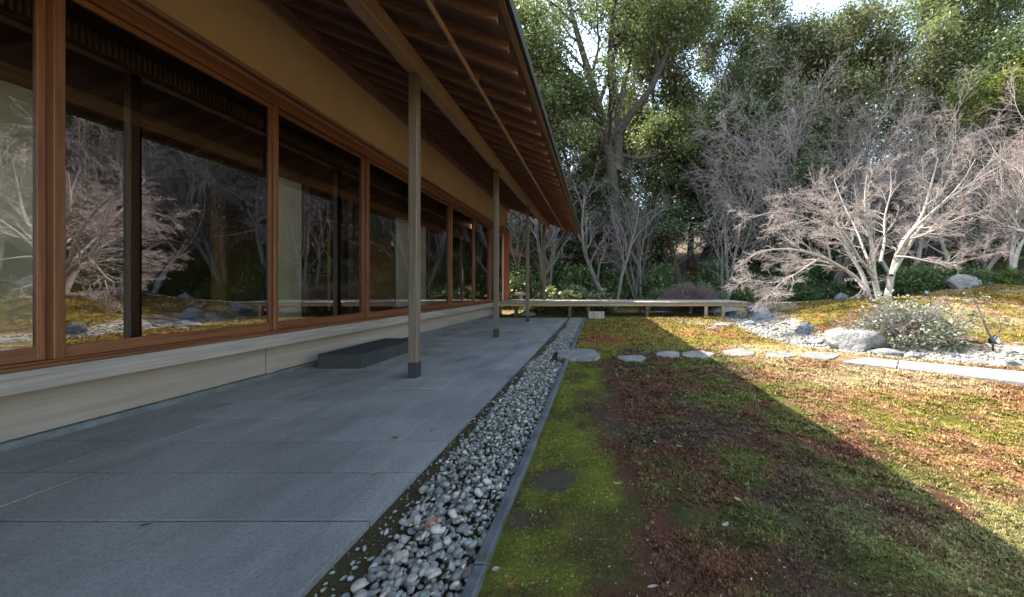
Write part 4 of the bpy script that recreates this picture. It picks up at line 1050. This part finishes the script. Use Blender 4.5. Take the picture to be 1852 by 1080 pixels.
for i, (px, Yd, s_, lab) in enumerate([
    (1650, 16.5, (.95, .9, .95), 'rounded green clipped shrub behind the maple trunk'), (1700, 17.0, (1, .9, 1.0), 'green clipped shrub left of the rounded boulder'), (1765, 18.2, (1.1, .9, .95), 'green clipped hedge behind the rounded boulder'),
    (1820, 18.4, (1.1, .9, .95), 'green clipped hedge by the leaning pale stems'), (1195, 18.6, (.7, .8, .95), 'fresh green shrub behind the brown dome'), (1265, 19.2, (.9, .9, 1.15), 'green shrub rising above the brown dome'),
    (1360, 20.5, (1.0, .8, .9), 'dark green shrub in the shade behind the stream'), (1430, 20.8, (1.1, .8, .8), 'dark shrub under the drooping maple branch'), (1500, 21.0, (1.1, .8, .9), 'dark shrub in the shade left of the maple trunk'),
    (935, 19.8, (1.2, 1, 1.9), 'tall dark shrub between the eave posts'), (1050, 20.5, (1.2, 1, 1.9), 'tall dark shrub under the trees behind the deck'), (1130, 20.8, (1.2, 1, 1.8), 'dark shrub in the gap right of the twin trunk'), (1190, 21.5, (1.3, 1, 2.0), 'tall dark shrub left of the many-stemmed tree'),
    (1310, 22.0, (1.4, 1, 1.9), 'tall dark shrub behind the many-stemmed tree'), (1400, 23.5, (1.5, 1, 2.2), 'tall dark shrub below the vine-hung trees'), (1490, 24.0, (1.6, 1, 2.2), 'tall dark shrub deep behind the maple crown'), (1580, 23.5, (1.5, 1, 1.8), 'dark shrub on the slope behind the maple'), (990, 22.5, (1.4, 1, 2.6), 'tall dark evergreen shrub behind the pale-leaved shrubs'), (870, 21.0, (1.3, 1, 2.2), 'dark shrub just past the house corner')]):
    o = hd if i == 0 else copy_tree(hd, (0, 0, 0), 0, 1); place(o, px, Yd, i * 1.7, s_, lab, SG, 'shrub')
fr = shrub('fern', 75, (1.3, 1.1, .65), 'leaf_fern', 'greytwig', 900, .28, 14, lasp=.16)
place(fr, 968, 17.0, 0, 1, 'yellow-green fern clump left of the last post', SG, 'fern')
o = copy_tree(fr, (0, 0, 0), 0, 1); place(o, 1840, 15.2, 1, (1.4, 1.1, 1.1), 'clump of pale bamboo grass by the path near the frame edge', SG, 'grass clump')
wt = shrub('dry_weed', 76, (.8, .6, .6), 'leaf_shrub', 'tantwig', 160, .09, 16, twigs=2)
for i, (px, Yd, s_, lab) in enumerate([(1405, 13.2, 1.0, 'wispy grey weed behind the blue-black rock'), (1345, 13.4, .9, 'dry weed at the end of the deck'), (1430, 12.6, .7, 'small wispy weed on the mound edge')]):
    o = wt if i == 0 else copy_tree(wt, (0, 0, 0), 0, 1); place(o, px, Yd, i * 2., s_, lab, SG, 'weed')
# spindly shrub with its spotlight
r = np.random.default_rng(90)
sb = np.array(gpt(1795, 6.5))
def sp(pts): return [np.array(ray(1560 + u / 5.4, 480 + w / 5.4, 6.5 + .1 * math.sin(i * 2))) - sb for i, (u, w) in enumerate(pts)]
s0 = polys([(sp([(1290, 745), (1230, 690), (1200, 580), (1150, 470), (1110, 360), (1080, 310)]), .022, .006), (sp([(1290, 745), (1330, 660), (1370, 580), (1330, 520), (1270, 480)]), .014, .005), (sp([(1130, 370), (1180, 330), (1210, 315)]), .008, .005), (sp([(1150, 500), (1090, 485)]), .009, .005), (sp([(1340, 650), (1420, 620), (1470, 580)]), .008, .004), (sp([(1365, 560), (1410, 510)]), .006, .004)], 8)
p, d, L, rd = spawn(r, *s0, 5, .4, .7, .3, .6, 0, .003); s1 = grow(r, p, d, L.clip(.05, .3), rd, 3, .2, .03, .6)
tips = np.concatenate([s1[0][:, -1], s0[0][:, -1]]); k = r.integers(0, len(tips), 130); V, Fc = leaves(r, tips[k] + r.normal(0, .03, (130, 3)), .06, .5, 0)
t = empty('shrub', tuple(sb)); part('stems', mesh_of('spindly_stems', [(*s0, 6), (*s1, 3)], M['greytwig']), t); part('leaves', np_mesh('spindly_leaves', V, Fc, M['leaf_shrub']), t)
tag(t, 'spindly crooked shrub with few leaves beside the black spotlight', 'shrub', SG)
# ------------------------------------------------------------------ garden spotlights, lantern, fallen leaves
M['lens'] = plain('spotlight_lens', (0.22, 0.23, 0.25), .2, .0, .6)
def spotlight(loc, s, rz, label):
    t = empty('garden_spotlight', loc, rz=rz, sc=s); tag(t, label, 'spotlight', 'garden spotlights')
    def cyl(name, r1, r2, h, m, z0=0, n=20, rot=None, off=(0, 0, 0)):
        bm = bmesh.new(); bmesh.ops.create_cone(bm, cap_ends=True, segments=n, radius1=r1, radius2=r2, depth=h, matrix=Matrix.Translation((0, 0, z0 + h / 2)))
        if rot: bmesh.ops.transform(bm, matrix=Matrix.Translation(off) @ rot, verts=bm.verts)
        me = bpy.data.meshes.new(name); bm.to_mesh(me); bm.free(); me.materials.append(m); return part(name, me, t)
    cyl('stake', .018, .018, .24, M['black'], -.05)
    rot = Matrix.Rotation(R(72), 4, 'X')
    cyl('housing', .065, .10, .12, M['black'], 0, 22, rot, (0, .06, .26))
    cyl('hood', .108, .108, .035, M['black'], .105, 22, rot, (0, .06, .26))
    cyl('lens', .088, .088, .004, M['lens'], .1415, 22, rot, (0, .06, .26))
spotlight(gpt(1796, 6.62), .8, .25, 'round black spotlight on a stake beside the spindly shrub')
spotlight(gpt(1674, 14.6), .8, -.2, 'small far spotlight before the clipped shrub on the mound')
lt = empty('lantern_post', gpt(943, 17.2), baked=True); tag(lt, 'low wooden post with a pale flat cap beyond the deck', 'lamp post')
lx, ly, lz = gpt(943, 17.2)
box('post', lx - .07, lx + .07, ly - .07, ly + .07, lz, lz + .82, M['deckbeam'], lt, .006); box('cap', lx - .30, lx + .24, ly - .13, ly + .13, lz + .822, lz + .96, M['deck'], lt, .012)
M['l_brown'] = island_leaf('leaf_brown', (0.20, 0.055, 0.02), (0.28, 0.09, 0.035), None, .6, .2); M['l_yellow'] = island_leaf('leaf_yellow', (0.30, 0.22, 0.05), (0.36, 0.27, 0.08), None, .6, .2)
M['l_green'] = island_leaf('leaf_green', (0.07, 0.10, 0.02), (0.10, 0.13, 0.03), None, .5, .2); M['l_pale'] = island_leaf('leaf_pale', (0.30, 0.235, 0.20), (0.42, 0.34, 0.30), None, .7, .2)
def fallen(px, py, z, L, rz, m, label, curl=.25, asp=.45, tilt=0):
    L = L * (.62 if m == 'l_pale' else .85)
    n = 7; v = []; f = []
    for i in range(n):
        t = i / (n - 1); w = asp * L * .5 * math.sin(math.pi * min(1, t * .94 + .04)) ** .8
        zc = curl * L * (2 * t - 1) ** 2 * .5
        for s in (-1, 0, 1): v.append(((t - .5) * L, s * w, zc + abs(s) * w * .35 + .002))
    for i in range(n - 1):
        for s in (0, 1): a = i * 3 + s; f.append((a, a + 3, a + 4, a + 1))
    o = mesh_obj('fallen_leaf', v, f, M[m], None, True); o.location = at(px, py, z); o.rotation_euler = (tilt, 0, rz)
    tag(o, label, 'leaf', 'fallen leaves')
for a in [(779, 947, .035, .075, .9, 'l_brown', 'curled rust-brown leaf lying on the near pebbles', .5, .7, .7), (676, 858, .004, .055, -.2, 'l_yellow', 'yellowish-brown leaf on the paving, near the slab edge'),
          (715, 792, .004, .065, .2, 'l_green', 'slim green leaf on the paving'), (781, 778, .004, .05, 1.2, 'l_green', 'upright green leaf on the paving beside the drain strip', .5, .5, .6), (263, 951, .004, .055, .3, 'l_green', 'green leaf fragment on the nearest paving slabs'),
          (1118, 876, .02, .07, .1, 'l_yellow', 'yellow crescent leaf on the lime moss', .4, .35), (1229, 808, .02, .065, -.3, 'l_yellow', 'yellow leaf on the red-brown moss', .3, .35), (897, 1031, .02, .05, .2, 'l_pale', 'pale round leaf beside the kerb in the corner', .2, .8),
          (671, 1013, -.02, .05, .8, 'l_pale', 'pale leaf on the soil between paving and pebbles', .3, .7), (820, 820, .02, .065, .3, 'l_pale', 'tan leaf on the pebbles halfway along', .3, .5), (1010, 658, .04, .1, .5, 'l_brown', 'brown leaf by the kerb at the stepping stone', .3, .6),
          (1312, 951, .03, .075, .6, 'l_pale', 'tan folded leaf on the dark moss', .4, .5), (1240, 717, .02, .07, .7, 'l_pale', 'pale blade-like leaf near the shadow edge', .2, .3), (1185, 800, .03, .06, 2, 'l_pale', 'small pale leaf on the red moss', .3, .5),
          (1335, 905, .03, .05, 2.2, 'l_yellow', 'dull yellow leaf on the dark soil', .3, .6), (988, 629, .01, .09, .2, 'l_brown', 'russet leaf on the soil strip before the stepping stone', .3, .6), (662, 664, .004, .06, .1, 'l_yellow', 'yellow leaf at the corner of the stone step', .2, .4),
          (837, 641, .004, .09, .1, 'l_brown', 'dark curled leaf on the paving past the first post', .5, .5), (757, 705, .004, .06, .1, 'l_brown', 'small brown leaf by the foot of the first post', .3, .5), (769, 680, .004, .06, .5, 'l_green', 'small dark leaf just right of the first post', .3, .5),
          (925, 1060, .03, .05, 1.1, 'l_brown', 'brown leaf scrap on the moss in the corner', .3, .5), (1690, 1040, .04, .09, -.8, 'l_green', 'long dull green leaf on the pale moss, bottom edge', .2, .25), (1180, 1062, .03, .07, .2, 'l_pale', 'pale stick-like leaf at the bottom edge', .1, .3)]:
    fallen(*a)
# fine pale litter over the moss and the paving
r = np.random.default_rng(404); n = 520
u = r.random(n); y = 1.2 + 5.5 * u ** 1.6; x = -.4 + r.random(n) * (1.3 * y + .6); z = gz(x, y) + .012
k = keep_moss(x, y); P = np.stack([x, y, z], -1)[k]
V, Fc = leaves(r, P, .013, .45, 0); V[:, 2] = np.maximum(V[:, 2], np.repeat(P[:, 2], 4) - .002)
o = link(bpy.data.objects.new('leaf_litter', np_mesh('leaf_litter', V, Fc, M['l_pale']))); tag(o, 'fine pale scraps of dry leaf strewn over the moss', kind='stuff')
